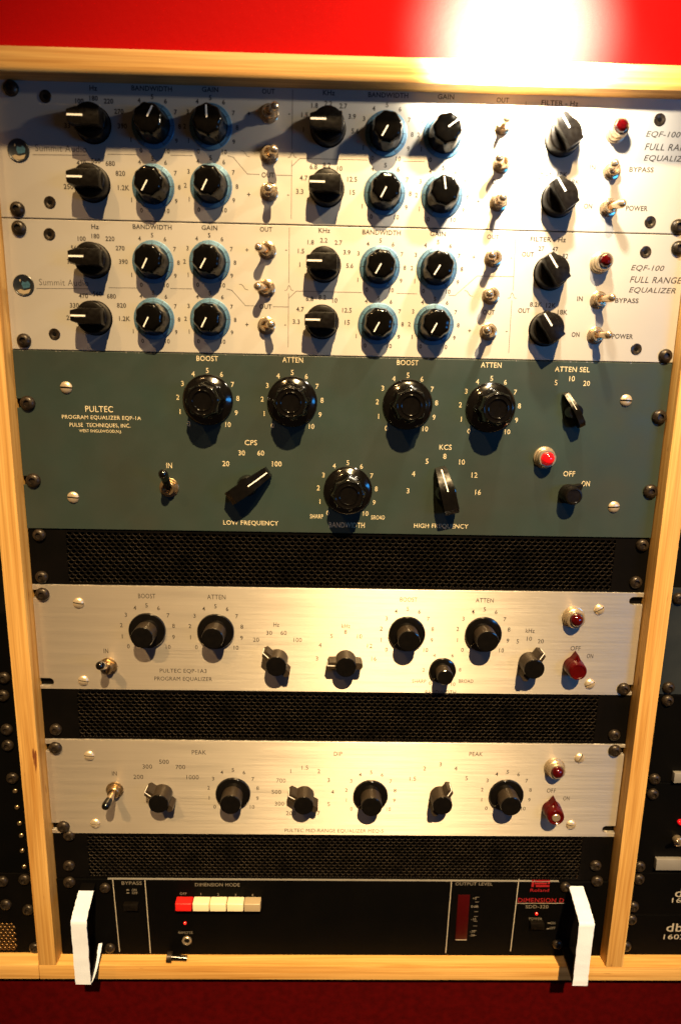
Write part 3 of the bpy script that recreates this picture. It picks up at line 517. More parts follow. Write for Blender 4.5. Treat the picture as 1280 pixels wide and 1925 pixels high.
def beak_knob(u, x, zd, ang, k=1.0, slim=1.0):
    """long bar pointer knob on a round boss, the pointer half sloping down to its tip"""
    def body():
        mb = MB(); mb.lathe([(9.2*k, .4), (9.2*k, 3.0), (8.6*k, 6.5), (7.6*k, 8.8), (5, 9.4)], 34)
        w = 6.2 * k * slim
        out = [(22.5*k, .8), (21.5*k, 5.5), (9.0*k, 15.0*k), (0, 18.0*k), (-13.0*k, 18.0*k), (-17.5*k, 14.5*k), (-18.5*k, 3.0)]   # (along pointer, height)
        wid = [.72, .76, .92, 1, 1, .96, .92]
        lo = [mb.v(-w*f, h, t) for (t, h), f in zip(out, wid)]; hi = [mb.v(w*f, h, t) for (t, h), f in zip(out, wid)]
        n = len(out)
        for i in range(n): mb.face((lo[i], lo[(i+1) % n], hi[(i+1) % n], hi[i]))
        # sides as fans
        cl = mb.v(-w, 5, 0); ch = mb.v(w, 5, 0)
        for i in range(n):
            mb.face((cl, lo[i], lo[(i+1) % n])); mb.face((ch, hi[(i+1) % n], hi[i]))
        return mb.mesh('beak_knob', 'bake', .5)
    def line():
        mb = MB(); q = .5 * k * (slim if slim > .9 else .45)
        p = [(21.0*k, 6.15), (9.2*k, 15.1*k), (3*k, 17.3*k)]
        for (t0, h0), (t1, h1) in zip(p, p[1:]):
            mb.face([mb.v(-q, h0 + .12, t0), mb.v(q, h0 + .12, t0), mb.v(q, h1 + .12, t1), mb.v(-q, h1 + .12, t1)])
        return mb.mesh('pointer_line', 'white')
    o = part('knob', once(('bek', k, slim), body), u, x, 0, zd, ang)
    part('pointer_line', once(('bekl', k, slim), line), o, loc=(0, 0, 0)); return o

def panel_mesh(name, mt, z0, z1, x0=-241.3, x1=241.3, h0=-3.2, h1=0.0, slots=(), bev=.45):
    """front plate from zd z0 to z1, open rack slots cut in from its side edges; slots = (side, zd, depth)"""
    zb = z1
    R = [(x1, 0.0)]
    out = [(x0, 0.0), (x1, 0.0)]
    def slot(side, zd, depth, w=3.3):
        z = zb - zd; s = 1 if side > 0 else -1; xe = x1 if side > 0 else x0; xi = xe - s * depth
        arc = [(xi - s * w * math.cos(t), z + w * math.sin(t) * (-1 if side > 0 else 1) * -1) for t in [(-math.pi/2) + math.pi * i / 8 for i in range(9)]]
        arc = [(xe, z - w if side > 0 else z + w)] + [(xi - s * w * math.cos(t), z + (w * math.sin(t) if side > 0 else -w * math.sin(t))) for t in [(-math.pi/2) + math.pi * i / 8 for i in range(9)]] + [(xe, z + w if side > 0 else z - w)]
        return arc
    out = [(x0, 0.0), (x1, 0.0)]
    for sd, zd, dp in sorted([s for s in slots if s[0] > 0], key=lambda s: -s[1]): out += slot(1, zd, dp)
    out += [(x1, z1 - z0), (x0, z1 - z0)]
    for sd, zd, dp in sorted([s for s in slots if s[0] < 0], key=lambda s: s[1]): out += slot(-1, zd, dp)
    mb = MB(); mb.prism(out, h0, h1)
    mb.bevel(bev, 2, .5, sel=lambda e: all(abs(v.co.y + h1 * M_) < 1e-6 for v in e.verts))
    return mb.mesh(name, mt, 0.0)

def lettering(u, lists, mt='ink', knobs=(), dials=None, name='lettering'):
    """every word is a part; the numbers round one control are one scale"""
    oz = u['oz']; scales = {}
    for k in lists:
        sh, of = TEXT_STYLE[k]
        for s, X, Z, H, Wd in T[k]:
            if knobs and s[0].isdigit():
                c = min(knobs, key=lambda q: (q[0] - X) ** 2 + (q[1] - Z) ** 2)
                put_text(scales.setdefault(c, MB()), s, X, Z, H, Wd, oz, shear=sh, off=of)
            else:
                mb = MB(); put_text(mb, s, X, Z, H, Wd, oz, shear=sh, off=of); part(name, mb.mesh(name, mt, fixn=False), u)
    for (x, zd, r, step, cap, skip, key) in (dials or ()):
        polar(scales.setdefault(key, MB()), x, zd, r, step, cap, oz, skip, off=0.020 if cap < 3 else 0.006)
    for mb in scales.values(): part('scale_numbers', mb.mesh('scale_numbers', mt, fixn=False), u)

# ---------------------------------------------------------------- the wall and the wooden frame
def solid(name, fn, mt, label, cat, kind=None):
    mb = MB(); fn(mb); me = mb.mesh(name, mt)
    o = bpy.data.objects.new(name, me); COL.objects.link(o)
    if kind: o['kind'] = kind
    o['label'] = label; o['category'] = cat
    return o
solid('red_wall', lambda mb: mb.side([(-60, 12.2), (2.0, 12.2), (2.0, 520), (-60, 520)], -900, 900), 'red',
      'glossy red painted wall above the wooden top rail', 'wall')
# unseen bar added above the view, shading the top unit from the ceiling spot
lb = thing('shade_bar', 'unseen black bar added to shade the topmost silver equalizer', 'light blocker', 0, 100, -61)
mb = MB(); mb.box(-900, 900, -5, 2, 0, 22); mb.bevel(.8, 2, .5); part('bar', mb.mesh('bar', 'blacks'), lb, 0, 96, -61)
solid('maroon_panel', lambda mb: mb.side([(-70, -1150), (-1.5, -1150), (-1.5, -716), (-70, -716)], -900, 900), 'maroon',
      'dark maroon cloth panel below the wooden ledge', 'panel')

fr = thing('equipment_rack', 'pale pine rack frame boxing in the stacked units', 'rack', 0, 0, 716)
def plank(name, x0, x1, h0, h1, zt, zb, mt, x=None):
    mb = MB(); mb.box(x0, x1, h0, h1, fr['oz'] - zb, fr['oz'] - zt); mb.bevel(.7, 2, .5); return part(name, mb.mesh(name, mt), fr)
plank('top_rail', -900, 900, -62, 12.5, -12, 3.0, 'wood_x')
plank('ledge', -900, -257.6, -70, 10.8, 700.6, 715.4, 'wood_x'); plank('ledge', -257.2, 900, -70, 11, 700.5, 715.2, 'wood_x')
plank('upright', -257.2, -241.9, -66, 11.2, 3.02, 700.4, 'wood_z'); plank('upright', 241.9, 257.2, -66, 11.2, 3.02, 700.4, 'wood_z')
mb = MB(); mb.box(-900, 900, -76, -70.5, 0, 730); part('back_panel', mb.mesh('back_panel', 'hole'), fr)
for x0, x1 in ((-241.5, -222), (222, 241.5)):
    mb = MB(); mb.box(x0, x1, -8, -3.6, 16, 712); part('mounting_rail', mb.mesh('mounting_rail', 'blackp'), fr)

# ---------------------------------------------------------------- two identical silver dial units
def dial_unit(key, z0, label, togs, dial_angles):
    z1 = z0 + 88.2
    u = thing('equalizer_unit', label, 'equalizer', 0, 0, z1, 'silver equalizer units with blue dial plates')
    part('front_panel', panel_mesh('front_panel', 'anod', z0, z1), u)
    for (x, zd), a in zip([d[:2] for d in F[key + '_dial']], dial_angles): dial_knob(u, x, zd, a + random.uniform(-2.5, 2.5))
    for (x, zd), a in zip(F[key + '_freq'], (-90, -90, -90, -90, -36, -36)): bar_knob(u, x, zd, a)
    for (x, zd), (tx, tz) in zip(F[key + '_tog'], togs): toggle(u, x, zd, tx, tz)
    x, zd = F[key + '_lamp'][0]; pilot_lamp(u, x, zd, .95, False, 9.8)
    # round badge with a mountain
    x, zd = F[key + '_logo'][0]
    mb = MB(); mb.lathe([(7.4, 0), (7.4, .5), (7.0, .7), (6.7, .5)], 40); b = part('badge', mb.mesh('badge', 'navy'), u, x, 0, zd)
    mb = MB(); mb.sheet([(-.2, -2.4), (4.4, -1.4), (4.8, .8), (3.4, 3.0), (1.2, 1.9), (-.6, 2.9), (-1.4, .6)], .62, 0); part('badge_print', mb.mesh('badge_print', 'badgeblue'), b, loc=(0, 0, 0))
    mb = MB(); mb.sheet([(-4.6, -3.6), (-2.2, -2.7), (.4, -3.6), (3.0, -2.9), (4.9, -2.6), (3.4, -5.2), (0, -6.1), (-3.2, -5.3)], .62); mb.sheet([(-2.6, 3.2), (-2.0, 4.4), (-1.5, 3.0), (-2.2, 2.2)], .63)
    part('badge_print', mb.mesh('badge_print', 'greige'), b, loc=(0, 0, 0))
    for (x, zd) in F[key + '_is']: socket_screw(u, x, zd)
    for i, (x, zd) in enumerate(F[key + '_rs']): rack_screw(u, x, zd, 20 + 37 * i, r=5.1)
    skips = [(2, 3), (), (2, 3), (), (2,), (), (2, 3), ()]
    dl = [(d[0], d[1], 17.8, 30, 2.6, sk, (d[0], d[1])) for d, sk in zip(F[key + '_dial'], skips)]
    lettering(u, [key], 'ink', [tuple(k[:2]) for k in F[key + '_freq']], dl); lettering(u, [key + 'b'], 'ink'); lettering(u, [key + 'c'], 'inkgrey')
    for l in LINES[key]:
        mb = MB(); mb.stroke([(x, u['oz'] - zd) for x, zd in l], .38, .07); part('printed_line', mb.mesh('printed_line', 'inkgrey', fixn=False), u)
    return u
dial_unit('u1', 0.4, 'topmost silver equalizer in the rack, partly in shadow under the top rail',
          [(6.2, -1), (5.6, -1.5), (.8, -1.5), (-.8, -.6), (-6, -1), (-.6, -.8), (-5, 0), (4.5, -1)], [d[2] for d in F['u1_dial']])
dial_unit('u2', 89.3, 'second silver equalizer from the top, directly above the grey-green unit',
          [(-5.6, -.8), (-5.6, -.8), (5.8, 0), (-5.2, -.6), (-5.4, -.6), (-5.4, 0), (4.5, 0), (4.5, -.5)], [210] * 8)

# ---------------------------------------------------------------- grey-green unit
u = thing('equalizer_unit', 'grey-green enamelled equalizer with five large fluted black knobs', 'equalizer', 0, 0, 310.8)
part('front_panel', panel_mesh('front_panel', 'green', 178.0, 310.8, slots=[(-1, 216.1, 6), (-1, 273.6, 6), (1, 217.2, 6), (1, 273.8, 6)]), u)
for (x, zd) in F['u3_knob']: flute_knob(u, x + (.8 if x > 0 else .4), zd - .4, -139)
(x0, q0), (x1, q1), (x2, q2) = F['u3_chick']
beak_knob(u, x0, q0, 55, .88); beak_knob(u, x1, q1, -15, .88); beak_knob(u, x2, q2, -28, .68, .55)
(x0, q0), (x1, q1), (x2, q2) = F['u3_misc']
pilot_lamp(u, x0, q0, 1.05, True, 9.0, False); fin_knob(u, x1, q1, 48, 'satin', k=.92); toggle(u, x2, q2, 1.0, 15, 'black')
for (x, zd), a in zip(F['u3_ss'], (2, 4, 3, -3)): slot_screw(u, x, zd, a, 'screwmetal', 4.4)
for i, (x, zd) in enumerate(F['u3_rs']): rack_screw(u, x, zd, 15 + 50 * i, r=5.5)
lettering(u, ['u3'], 'cut', F['u3_chick'], [(x + .3, zd + .6, 22.2, 27.8, 3.7, (), (x, zd)) for x, zd in F['u3_knob']])
# a few chips in the enamel along its top edge
mb = MB()
for i in range(46):
    x = random.uniform(-236, 236); w = random.uniform(.3, 1.5); t = random.uniform(.10, .38)
    z = 310.8 - 178.0 - .45
    mb.sheet([(x, z + .3), (x + w, z + .32), (x + w * .8, z - t), (x + w * .25, z - t * .7)], .06)
part('paint_chip', mb.mesh('paint_chip', 'silverstrip', fixn=False), u)

# ---------------------------------------------------------------- two aluminium units
def alu_unit(label, z0, z1, slots):
    u = thing('equalizer_unit', label, 'equalizer', 0, 0, z1, 'brushed aluminium equalizer units')
    part('front_panel', panel_mesh('front_panel', 'alu', z0, z1, slots=slots), u)
    return u
u = alu_unit('upper brushed aluminium equalizer, just below the grey-green unit, small bandwidth knob at its bottom edge', 355.9, 444.2, [(s, zd, 8) for s, zd in ((-1, 363.6), (-1, 438.2), (1, 362.6), (1, 438.2))])
for i, (x, zd) in enumerate(F['u5_knob']): skirt_knob(u, x, zd - (1.2 if i < 4 else 1.4), 1.0 if i < 4 else .74, 16 if i < 4 else 14, -131)
for (x, zd), a in zip(F['u5_ptr'], (-46, -89, 32)): wing_knob(u, x, zd - .8, a)
(x0, q0), (x1, q1), (x2, q2) = F['u5_misc']
pilot_lamp(u, x0, q0, 1.12, False, 8.0, False); fin_knob(u, x1, q1 - .6, 4, 'redp', k=.98); toggle(u, x2, q2, 1.0, 11, 'silver')
for (x, zd), a in zip(F['u5_ss'], (8, 12, -32, -28)): slot_screw(u, x, zd, a, 'screwmetal', 4.2)
for i in (0, 3): x, zd = F['u5_rs'][i]; rack_screw(u, x, zd, 25 * i, r=5.4)
lettering(u, ['u5'], 'ink', F['u5_ptr'] + F['u5_knob'][4:], [(x, zd - 1.0, 21.0, 26.2, 3.5, (), (x, zd)) for x, zd in F['u5_knob'][:4]])

u = alu_unit('lower brushed aluminium equalizer with three skirted knobs and three pointer knobs', 489.3, 577.5, [(s, zd, 8) for s, zd in ((-1, 496.8), (-1, 570.9), (1, 495.2), (1, 570.2))])
for (x, zd) in F['u7_knob']: skirt_knob(u, x, zd - 2.0, 1.0, 16, -131)
for (x, zd), a in zip(F['u7_ptr'], (-52, -60, 30)): wing_knob(u, x, zd - 1.5, a)
(x0, q0), (x1, q1), (x2, q2) = F['u7_misc']
pilot_lamp(u, x0, q0, 1.1, False, 8.0, False); fin_knob(u, x1, q1 - 1, 2, 'redp', 'nickel', k=.98); toggle(u, x2, q2, -1.2, -1.5, 'long')
for (x, zd), a in zip(F['u7_ss'], (6, 4, -62, 8)): slot_screw(u, x, zd, a, 'screwmetal', 4.2)
for i in (0, 1, 2): x, zd = F['u7_rs'][i]; rack_screw(u, x, zd, 25 * i, r=5.4)
lettering(u, ['u7'], 'ink', F['u7_ptr'], [(x, zd - 2.4, 21.0, 26.2, 3.5, (), (x, zd)) for x, zd in F['u7_knob']])

# ---------------------------------------------------------------- perforated vent panels
def vent_mesh(x0=-241.3, x1=241.3, ph=43.8, hx0=-215, hx1=218, hz0=1.6, hz1=42.6, px=5.05, pz=2.92, r=1.88):
    mb = MB(); bm = mb.bm
    # staggered grid: every hole sits in its own hexagon of the sheet
    cols = int((hx1 - hx0) / px); rows = int((hz1 - hz0) / pz)
    key = {}
    def V(x, h, z):
        k = (round(x, 2), round(h, 2), round(z, 2))
        if k not in key: key[k] = mb.v(x, h, z)
        return key[k]
    hw = px / 2; a = pz * 2 / 3 if False else None
    # hexagon with vertical sides: width px, row pitch pz -> side geometry
    t = pz * 0.36; y1 = pz - t
    for j in range(rows):
        for i in range(cols):
            cx = hx0 + (i + .5 + (.5 if j % 2 else 0)) * px; cz = hz0 + (j + .5) * pz
            hexa = [(cx - hw, cz - y1 + pz / 2 - 0), (cx, cz - pz / 2 - t / 2)]
            yy = pz / 2 - t / 2; yt = pz / 2 + t / 2
            hexa = [(cx, cz + yt), (cx + hw, cz + yy), (cx + hw, cz - yy), (cx, cz - yt), (cx - hw, cz - yy), (cx - hw, cz + yy)]
            n = 12
            outer = []
            for q in range(6):
                p0, p1 = hexa[q], hexa[(q + 1) % 6]
                outer += [p0, ((p0[0] + p1[0]) / 2, (p0[1] + p1[1]) / 2)]
            ins = []
            for (ox, oy) in outer:
                d = math.hypot(ox - cx, (oy - cz)); f = min(.9, r / d) 
                ins.append((cx + (ox - cx) * f, cz + (oy - cz) * min(f, .82)))
            vo = [V(x, 0, z) for x, z in outer]; vi = [mb.v(x, 0, z) for x, z in ins]
            vm = [mb.v(cx + (x - cx) * .93, -.35, cz + (z - cz) * .93) for x, z in ins]; vb = [mb.v(cx + (x - cx) * .93, -1.3, cz + (z - cz) * .93) for x, z in ins]
            for q in range(n):
                k = (q + 1) % n
                mb.face((vo[q], vo[k], vi[k], vi[q])); mb.face((vi[q], vi[k], vm[k], vm[q]), 1); mb.face((vm[q], vm[k], vb[k], vb[q]))
    zt = hz0 + rows * pz; xr = hx0 + (cols + .5) * px
    e = .9
    for bx in ((x0, hx0 + px * .5 - .2, 0, ph), (xr - px * .5 + .2, x1, 0, ph), (hx0 + px*.5 - .2, xr - px*.5 + .2, 0, hz0 + e * .2), (hx0 + px*.5 - .2, xr - px*.5 + .2, zt - .2, ph)):
        mb.box(bx[0], bx[1], -1.3, .02, bx[2], bx[3])
    me = mb.mesh('vent_panel', ['blackp', 'worn'], .5, fixn=False); return me  # second material: painted light on the hole rims
vm = None
for lab, z1, rs in (('black perforated vent panel under the grey-green unit', 355.5, 'u4_rs'), ('black perforated vent panel between the two aluminium equalizers', 488.9, 'u6_rs'), ('black perforated vent panel right above the push-button unit', 622.2, 'u8_rs')):
    u = thing('vent_panel', lab, 'vent panel', 0, 0, z1, 'perforated vent panels between the units')
    vm = vm or vent_mesh()
    part('perforated_sheet', vm, u, 0, -1.2, z1)
    for i, (x, zd) in enumerate(F[rs]): rack_screw(u, x, zd, 33 * i, r=5.0, h=-1.2)

# ---------------------------------------------------------------- black push-button unit with handles
u = thing('effects_unit', 'black unit with red and cream push buttons and two white taped handles', 'effects unit', 0, 0, 710.6)
part('front_panel', panel_mesh('front_panel', 'blacks', 623.0, 710.6), u)
mb = MB(); mb.box(-197, 197, -3.2, .15, u['oz'] - 622.98, u['oz'] - 622.5); part('lip_glint', mb.mesh('lip_glint', 'silverstrip'), u)  # silver strip added for the light caught along the top edge
L = F['u9_lines']
for i in range(0, 8, 2):
    mb = MB(); mb.stroke([(L[i][0], u['oz'] - L[i][1]), (L[i+1][0], u['oz'] - L[i+1][1])], .75, .07); part('printed_line', mb.mesh('printed_line', 'whiteink', fixn=False), u)
mb = MB(); mb.stroke([(161.5, u['oz'] - 645.1), (204.5, u['oz'] - 644.9)], .5, .07)
part('printed_line', mb.mesh('printed_line', 'whiteink', fixn=False), u)
B = F['u9_btn']
for i in range(5):
    xa, xb = B[2*i][0] * .992, B[2*i+1][0] * .992
    if i < 4: xb = B[2*i+2][0] * .992 - .4
    def bt():
        mb = MB(); w = 14.4; mb.prism([(-w/2, -4), (w/2, -4), (w/2, 4), (-w/2, 4)], 0, 8.0, top=[(-w/2+.2, -3.9), (w/2-.2, -3.9), (w/2-.2, 3.7), (-w/2+.2, 3.7)]); mb.bevel(.8, 3, .5); return mb
    nm = 'red_push_button' if i == 0 else 'push_button'
    part('push_button', once(('btn', i == 0, i == 4), lambda: bt().mesh('push_button', 'redbtn' if i == 0 else ('greige' if i == 4 else 'cream'))), u, (xa + xb) / 2, 0, 643.7)
Mi = F['u9_misc']
def dot(name, x, zd, r, mt, h=1.2, n=16):
    mb = MB(); mb.lathe([(r, 0), (r, h*.5), (r*.7, h*.9), (r*.2, h)], n); return part(name, mb.mesh(name, mt), u, x, 0, zd)
dot('indicator_lamp', Mi[0][0], Mi[0][1], 1.3, 'led'); dot('indicator_lamp', Mi[9][0], Mi[9][1], 1.3, 'led')
mb = MB(); mb.lathe([(4.2, 0), (4.2, 1.2), (3.9, 1.6), (2.7, 1.6), (2.5, .6)], 28); o = part('jack_socket', mb.mesh('jack_socket', 'nickel'), u, Mi[1][0], 0, Mi[1][1])
mb = MB(); mb.lathe([(2.3, .2), (2.3, .8)], 20); part('jack_hole', mb.mesh('jack_hole', 'hole'), o, loc=(0, 0, 0))
mb = MB(); z = u['oz']; mb.box(108.9, 119.3, 0, .5, z - 684, z - 636.5); mb.bevel(.3, 2, .5); o = part('level_meter', mb.mesh('level_meter', 'meter'), u)
mb = MB(); mb.box(109.1, 119.1, .2, .62, z - 683.6, z - 683.0); part('meter_edge', mb.mesh('meter_edge', 'whiteink'), o)
mb = MB()
for i in range(9):
    zz = 639 + i * 5.0; mb.stroke([(124.5, z - zz), (127.5, z - zz)], .5, .07)
part('meter_scale', mb.mesh('meter_scale', 'dimink', fixn=False), u)
for x, zd, w in ((Mi[11][0], Mi[11][1] + 2, 12.6), (Mi[10][0], Mi[10][1] - 1.5, 12.0)):
    mb = MB(); mb.box(-w/2, w/2, 0, 4.2, -3.0, 3.0); mb.bevel(.5, 2, .5); part('rocker_switch', mb.mesh('rocker_switch', 'satin'), u, x, 0, zd)
mb = MB()
for x, zd in ((-180, 633.5), (-180, 636.6), (192, 665.6), (191.5, 671.6)): mb.box(x - 1.2, x + 1.2, .02, .08, z - zd - .55, z - zd + .55)
part('switch_mark', mb.mesh('switch_mark', 'dimink'), u)
# red block emblem: a chunky letter shape drawn in bands
mb = MB(); ex, ez = 181.0, z - 624.6
for x0, x1, q0, q1 in ((-8, -5.9, -3.6, 3.6), (-5.2, 8, 1.9, 3.6), (6.2, 8, -.6, 1.4), (-4.2, 5.4, -.9, .9), (-4.2, 8, -3.6, -1.6), (-5.3, -4.4, -.9, 1.4)):
    mb.sheet([(ex + x0, ez + q0), (ex + x1, ez + q0), (ex + x1, ez + q1), (ex + x0, ez + q1)], .07)
part('emblem', mb.mesh('emblem', 'redink', fixn=False), u)
lettering(u, ['u9'], 'dimink'); lettering(u, ['u9red'], 'redink')
for i, (x, zd) in enumerate(F['u9_rs']): rack_screw(u, x, zd, 33 * i, r=5.2 if i < 2 else 4.6)
# handles: bent flat bar, white tape over the upper arm and the front, one loose end curling below
def handle(xc, xf, flap, start=9):
    mb = MB(); t = 3.2; z = u['oz']; w = 6.0
    out = [(0, z-626.5), (6, z-626.7), (34, z-631.5), (34.5, z-632), (34.5, z-692), (34, z-692.6), (5, z-694.5), (0, z-694.5), (0, z-690.8), (5, z-690.8), (31, z-688.8), (31, z-635), (6, z-630.4), (0, z-630.2)]
    lo = []; hi = []
    for h, zz in out:
        xx = xc + (xf - xc) * h / 34.5
        lo.append(mb.v(xx - w, h, zz)); hi.append(mb.v(xx + w, h, zz))
    n = len(out)
    for i in range(n): mb.face((lo[i], lo[(i+1) % n], hi[(i+1) % n], hi[i]))
    mb.face(hi); mb.face(lo[::-1]); mb.bevel(.4, 2, .5)
    o = part('handle', mb.mesh('handle', 'blackp'), u)
    # tape: strip following the bar 0.5 mm off it, slightly uneven edges
    path = [(start, z-626.2 if start > 5 else z-625.9), (13, z-626.9), (18, z-627.8), (24, z-628.7), (30, z-629.9), (34.2, z-630.9), (35.1, z-631.8), (35.2, z-640), (35.25, z-650), (35.2, z-660), (35.3, z-670), (35.2, z-680), (35.2, z-688), (35.1, z-693.4)]
    fine = []
    for (h0, q0), (h1, q1) in zip(path, path[1:]):
        for j in range(3): fine.append((h0 + (h1 - h0) * j / 3, q0 + (q1 - q0) * j / 3))
    fine.append(path[-1]); knee = path[6][1]
    path = [(h + (random.uniform(-.12, .16) if q < knee else 0), q + (random.uniform(-.14, .10) if q >= knee else 0)) for h, q in fine]
    mb = MB(); A = []; Bv = []
    for k, (h, zz) in enumerate(path):
        xx = xc + (xf - xc) * h / 34.5
        e0, e1 = random.uniform(-.2, .3), random.uniform(-.2, .3)
        s = 1 if k < 18 else 0
        A.append((mb.v(xx - w - .35 + e0, h, zz), mb.v(xx - w - .3 + e0, h - .7 * (1 - s), zz - .7 * s)))
        Bv.append((mb.v(xx + w + .35 + e1, h, zz), mb.v(xx + w + .3 + e1, h - .7 * (1 - s), zz - .7 * s)))
    for k in range(len(path) - 1):
        a0, a1, b0, b1 = A[k], A[k+1], Bv[k], Bv[k+1]
        mb.face((a0[0], a1[0], b1[0], b0[0])); mb.face((a0[1], b0[1], b1[1], a1[1])); mb.face((a0[0], a0[1], a1[1], a1[0])); mb.face((b0[0], b1[0], b1[1], b0[1]))
    mb.face((A[0][0], Bv[0][0], Bv[0][1], A[0][1])); mb.face((A[-1][0], A[-1][1], Bv[-1][1], Bv[-1][0]))
    part('handle_tape', mb.mesh('handle_tape', 'tape', .9), o)
    if flap:
        mb = MB(); P = [(34.4, z-693.9), (30, z-695.8), (24, z-696.5), (18, z-695.6), (12, z-693.0), (7, z-689.6), (3.5, z-685.5)]
        up = []; dnn = []
        for k, (h, zz) in enumerate(P):
            xx = xc + (xf - xc) * h / 34.5 + .9 * k * .55
            up.append((mb.v(xx + 3.2, h, zz), mb.v(xx + 6.3, h, zz + .4))); dnn.append((mb.v(xx + 3.2, h, zz - .45), mb.v(xx + 6.3, h, zz - .05)))
        for k in range(len(P) - 1):
            mb.face((up[k][0], up[k+1][0], up[k+1][1], up[k][1])); mb.face((dnn[k][0], dnn[k][1], dnn[k+1][1], dnn[k+1][0]))
            mb.face((up[k][0], dnn[k][0], dnn[k+1][0], up[k+1][0])); mb.face((up[k][1], up[k+1][1], dnn[k+1][1], dnn[k][1]))
        mb.face((up[0][0], up[0][1], dnn[0][1], dnn[0][0])); mb.face((up[-1][0], dnn[-1][0], dnn[-1][1], up[-1][1]))
        part('loose_tape_end', mb.mesh('loose_tape_end', 'tape', .9), o)
handle(-213.5, -208.9, True); handle(212.0, 208.6, False, 1.5)

# ---------------------------------------------------------------- loose screw on the ledge
t = thing('loose_screw', 'black thumbscrew lying loose on the wooden ledge below the push buttons', 'screw', -141.5, 6.6, 700.5)
mb = MB(); mb.rod((-1.0, 0, 4.3), (12.5, -.4, 2.5), 2.5, 2.3, ball=False); part('shank', mb.mesh('shank', 'bake'), t)
mb = MB(); mb.rod((-4.6, .1, 4.6), (-.6, 0, 4.3), 4.3, 4.4, n=22, ball=False); part('head', mb.mesh('head', 'blackscrew'), t)

# ---------------------------------------------------------------- neighbouring bays
def side_unit(name, label, cat, x0, x1, z0, z1, mt, group=None, h1=-1.0):
    u = thing(name, label, cat, x0 if x0 > 0 else x1, 0, z1, group)
    me = panel_mesh('front_panel', mt, z0, z1, x0, x1, -4.0, h1)
    o = part('front_panel', me, u); o.location.x = -u['ox'] * M_
    return u
def lab_at(u, mesh_name, mb, mt):
    o = part(mesh_name, mb.mesh(mesh_name, mt, fixn=False), u); o.location.x = -u['ox'] * M_; return o
u = side_unit('blank_panel', 'plain black rack panel behind the upright beside the lower aluminium equalizer', 'rack panel', -420, -258.2, 380, 617.4, 'blacks')
for i, (x, zd) in enumerate(F['left_rs'][:5]): rack_screw(u, x, -0, zd, 0) if False else rack_screw(u, x, zd, 40 * i, r=5.0, h=-1)
for x, zd in F['left_glint']:
    mb = MB(); mb.lathe([(2.0, 0), (2.0, .6), (1.6, 1.1), (.8, 1.3)], 14); part('small_screw', mb.mesh('small_screw', 'brass'), u, x - .5, -1, zd)
u = side_unit('vent_panel', 'black neighbouring rack panel with a brass mesh patch beside the white handle', 'rack panel', -420, -258.2, 618.2, 700.2, 'blackp')
for i, (x, zd) in enumerate(F['left_rs'][5:]): rack_screw(u, x, zd, 40 * i, r=5.0, h=-1)
mb = MB()
for j in range(9):
    for i in range(14):
        cx = -284.5 - i * 3.9 + (1.95 if j % 2 else 0); cz = u['oz'] - 671 - j * 3.1
        ring = [[mb.v(cx + (rr) * math.sin(2*math.pi*q/12), hh, cz + rr * .86 * math.cos(2*math.pi*q/12)) for q in range(12)] for rr, hh in ((2.0, -.95), (1.7, -.55), (1.25, -.6), (1.1, -.98))]
        for k in range(3):
            for q in range(12): mb.face((ring[k][q], ring[k][(q+1) % 12], ring[k+1][(q+1) % 12], ring[k+1][q]))
lab_at(u, 'mesh_grille', mb, 'meshbrass')
R = F['right_rs']
u = side_unit('rack_unit', 'slate grey rack panel beyond the far upright, level with the upper vent', 'rack panel', 258.4, 420, 352, 443.6, 'greyp')
for i, (x, zd) in enumerate([R[0], R[10]]): rack_screw(u, x, zd, 40 * i, r=5.0, h=-1)
u = side_unit('rack_unit', 'black rack panel beyond the upright, above the silver-edged unit', 'rack panel', 258.4, 420, 444.4, 524.6, 'blacks')
for i, (x, zd) in enumerate([R[1], R[2]]): rack_screw(u, x, zd, 40 * i, r=5.0, h=-1)
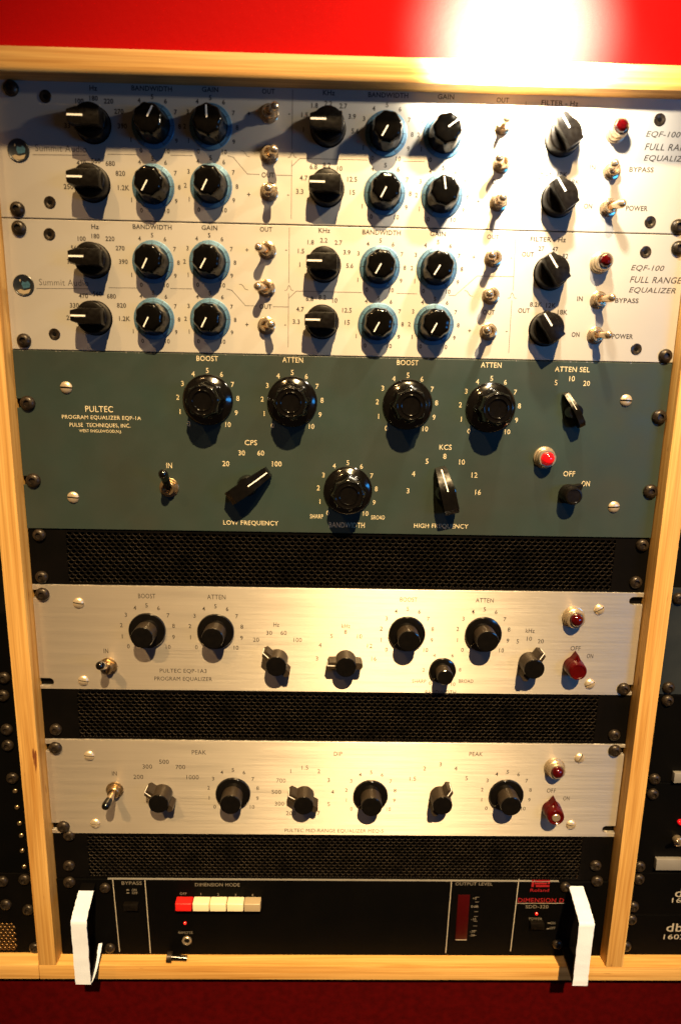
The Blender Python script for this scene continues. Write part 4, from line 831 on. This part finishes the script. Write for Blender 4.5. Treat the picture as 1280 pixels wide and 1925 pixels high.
mb = MB(); mb.box(284.4, 420, -1, 3.0, u['oz'] - 522.6, u['oz'] - 513.6); mb.bevel(.4, 2, .5); lab_at(u, 'trim_strip', mb, 'silverstrip')
u = side_unit('signal_processor', 'black unit with bare metal trim strip, red lamp and silver toggle', 'signal processor', 258.4, 420, 525.3, 613.6, 'blacks')
for i, (x, zd) in enumerate([R[3], R[4]]): rack_screw(u, x, zd, 40 * i, r=5.0, h=-1)
mb = MB(); mb.box(279.4, 420, -1, 3.0, u['oz'] - 608.0, u['oz'] - 597.4); mb.bevel(.4, 2, .5); lab_at(u, 'trim_strip', mb, 'silverstrip')
dot_u = u
mb = MB(); mb.lathe([(2.4, 0), (2.4, 1.5), (1.6, 2.8), (.4, 3.2)], 18); part('indicator_lamp', mb.mesh('indicator_lamp', 'jewellit'), u, 297.0, -1, 562.6)
mb = MB(); mb.lathe([(4.2, -1), (4.2, 3.0), (3.4, 3.6)], 20); o = part('toggle_switch', mb.mesh('toggle_switch', 'chrome'), u, 296.5, 0, 580)
mb = MB(); mb.rod((0, 3, 0), (-8, 12, 9), 1.6, 1.3); part('lever', mb.mesh('lever', 'chrome'), o, loc=(0, 0, 0))
for j, (z0, z1, lab, ks) in enumerate(((614.3, 657.0, 'upper of two black compressors beyond the upright, white logo on its panel', (0, 1)), (657.7, 700.2, 'lower of two black compressors beyond the upright, standing on the wooden ledge', (2, 3)))):
    u = side_unit('compressor', lab, 'compressor', 258.4, 420, z0, z1, 'blacks', 'black compressors in the next bay')
    for i, (x, zd) in enumerate([R[5 + 2 * j], R[6 + 2 * j]] if j == 0 else [R[7], R[8]]): rack_screw(u, x, zd, 40 * i + 10, r=5.0, h=-1)
    mb = MB()
    for k in ks:
        s, X, Z, H, Wd = T['right'][k]; put_text(mb, s, X, Z, H, Wd, u['oz'], h=-.9, off=0.006)
    lab_at(u, 'lettering', mb, 'whiteink')
for o in list(bpy.data.objects):
    for k in ('ox', 'oz', 'oh'):
        if k in o: del o[k]
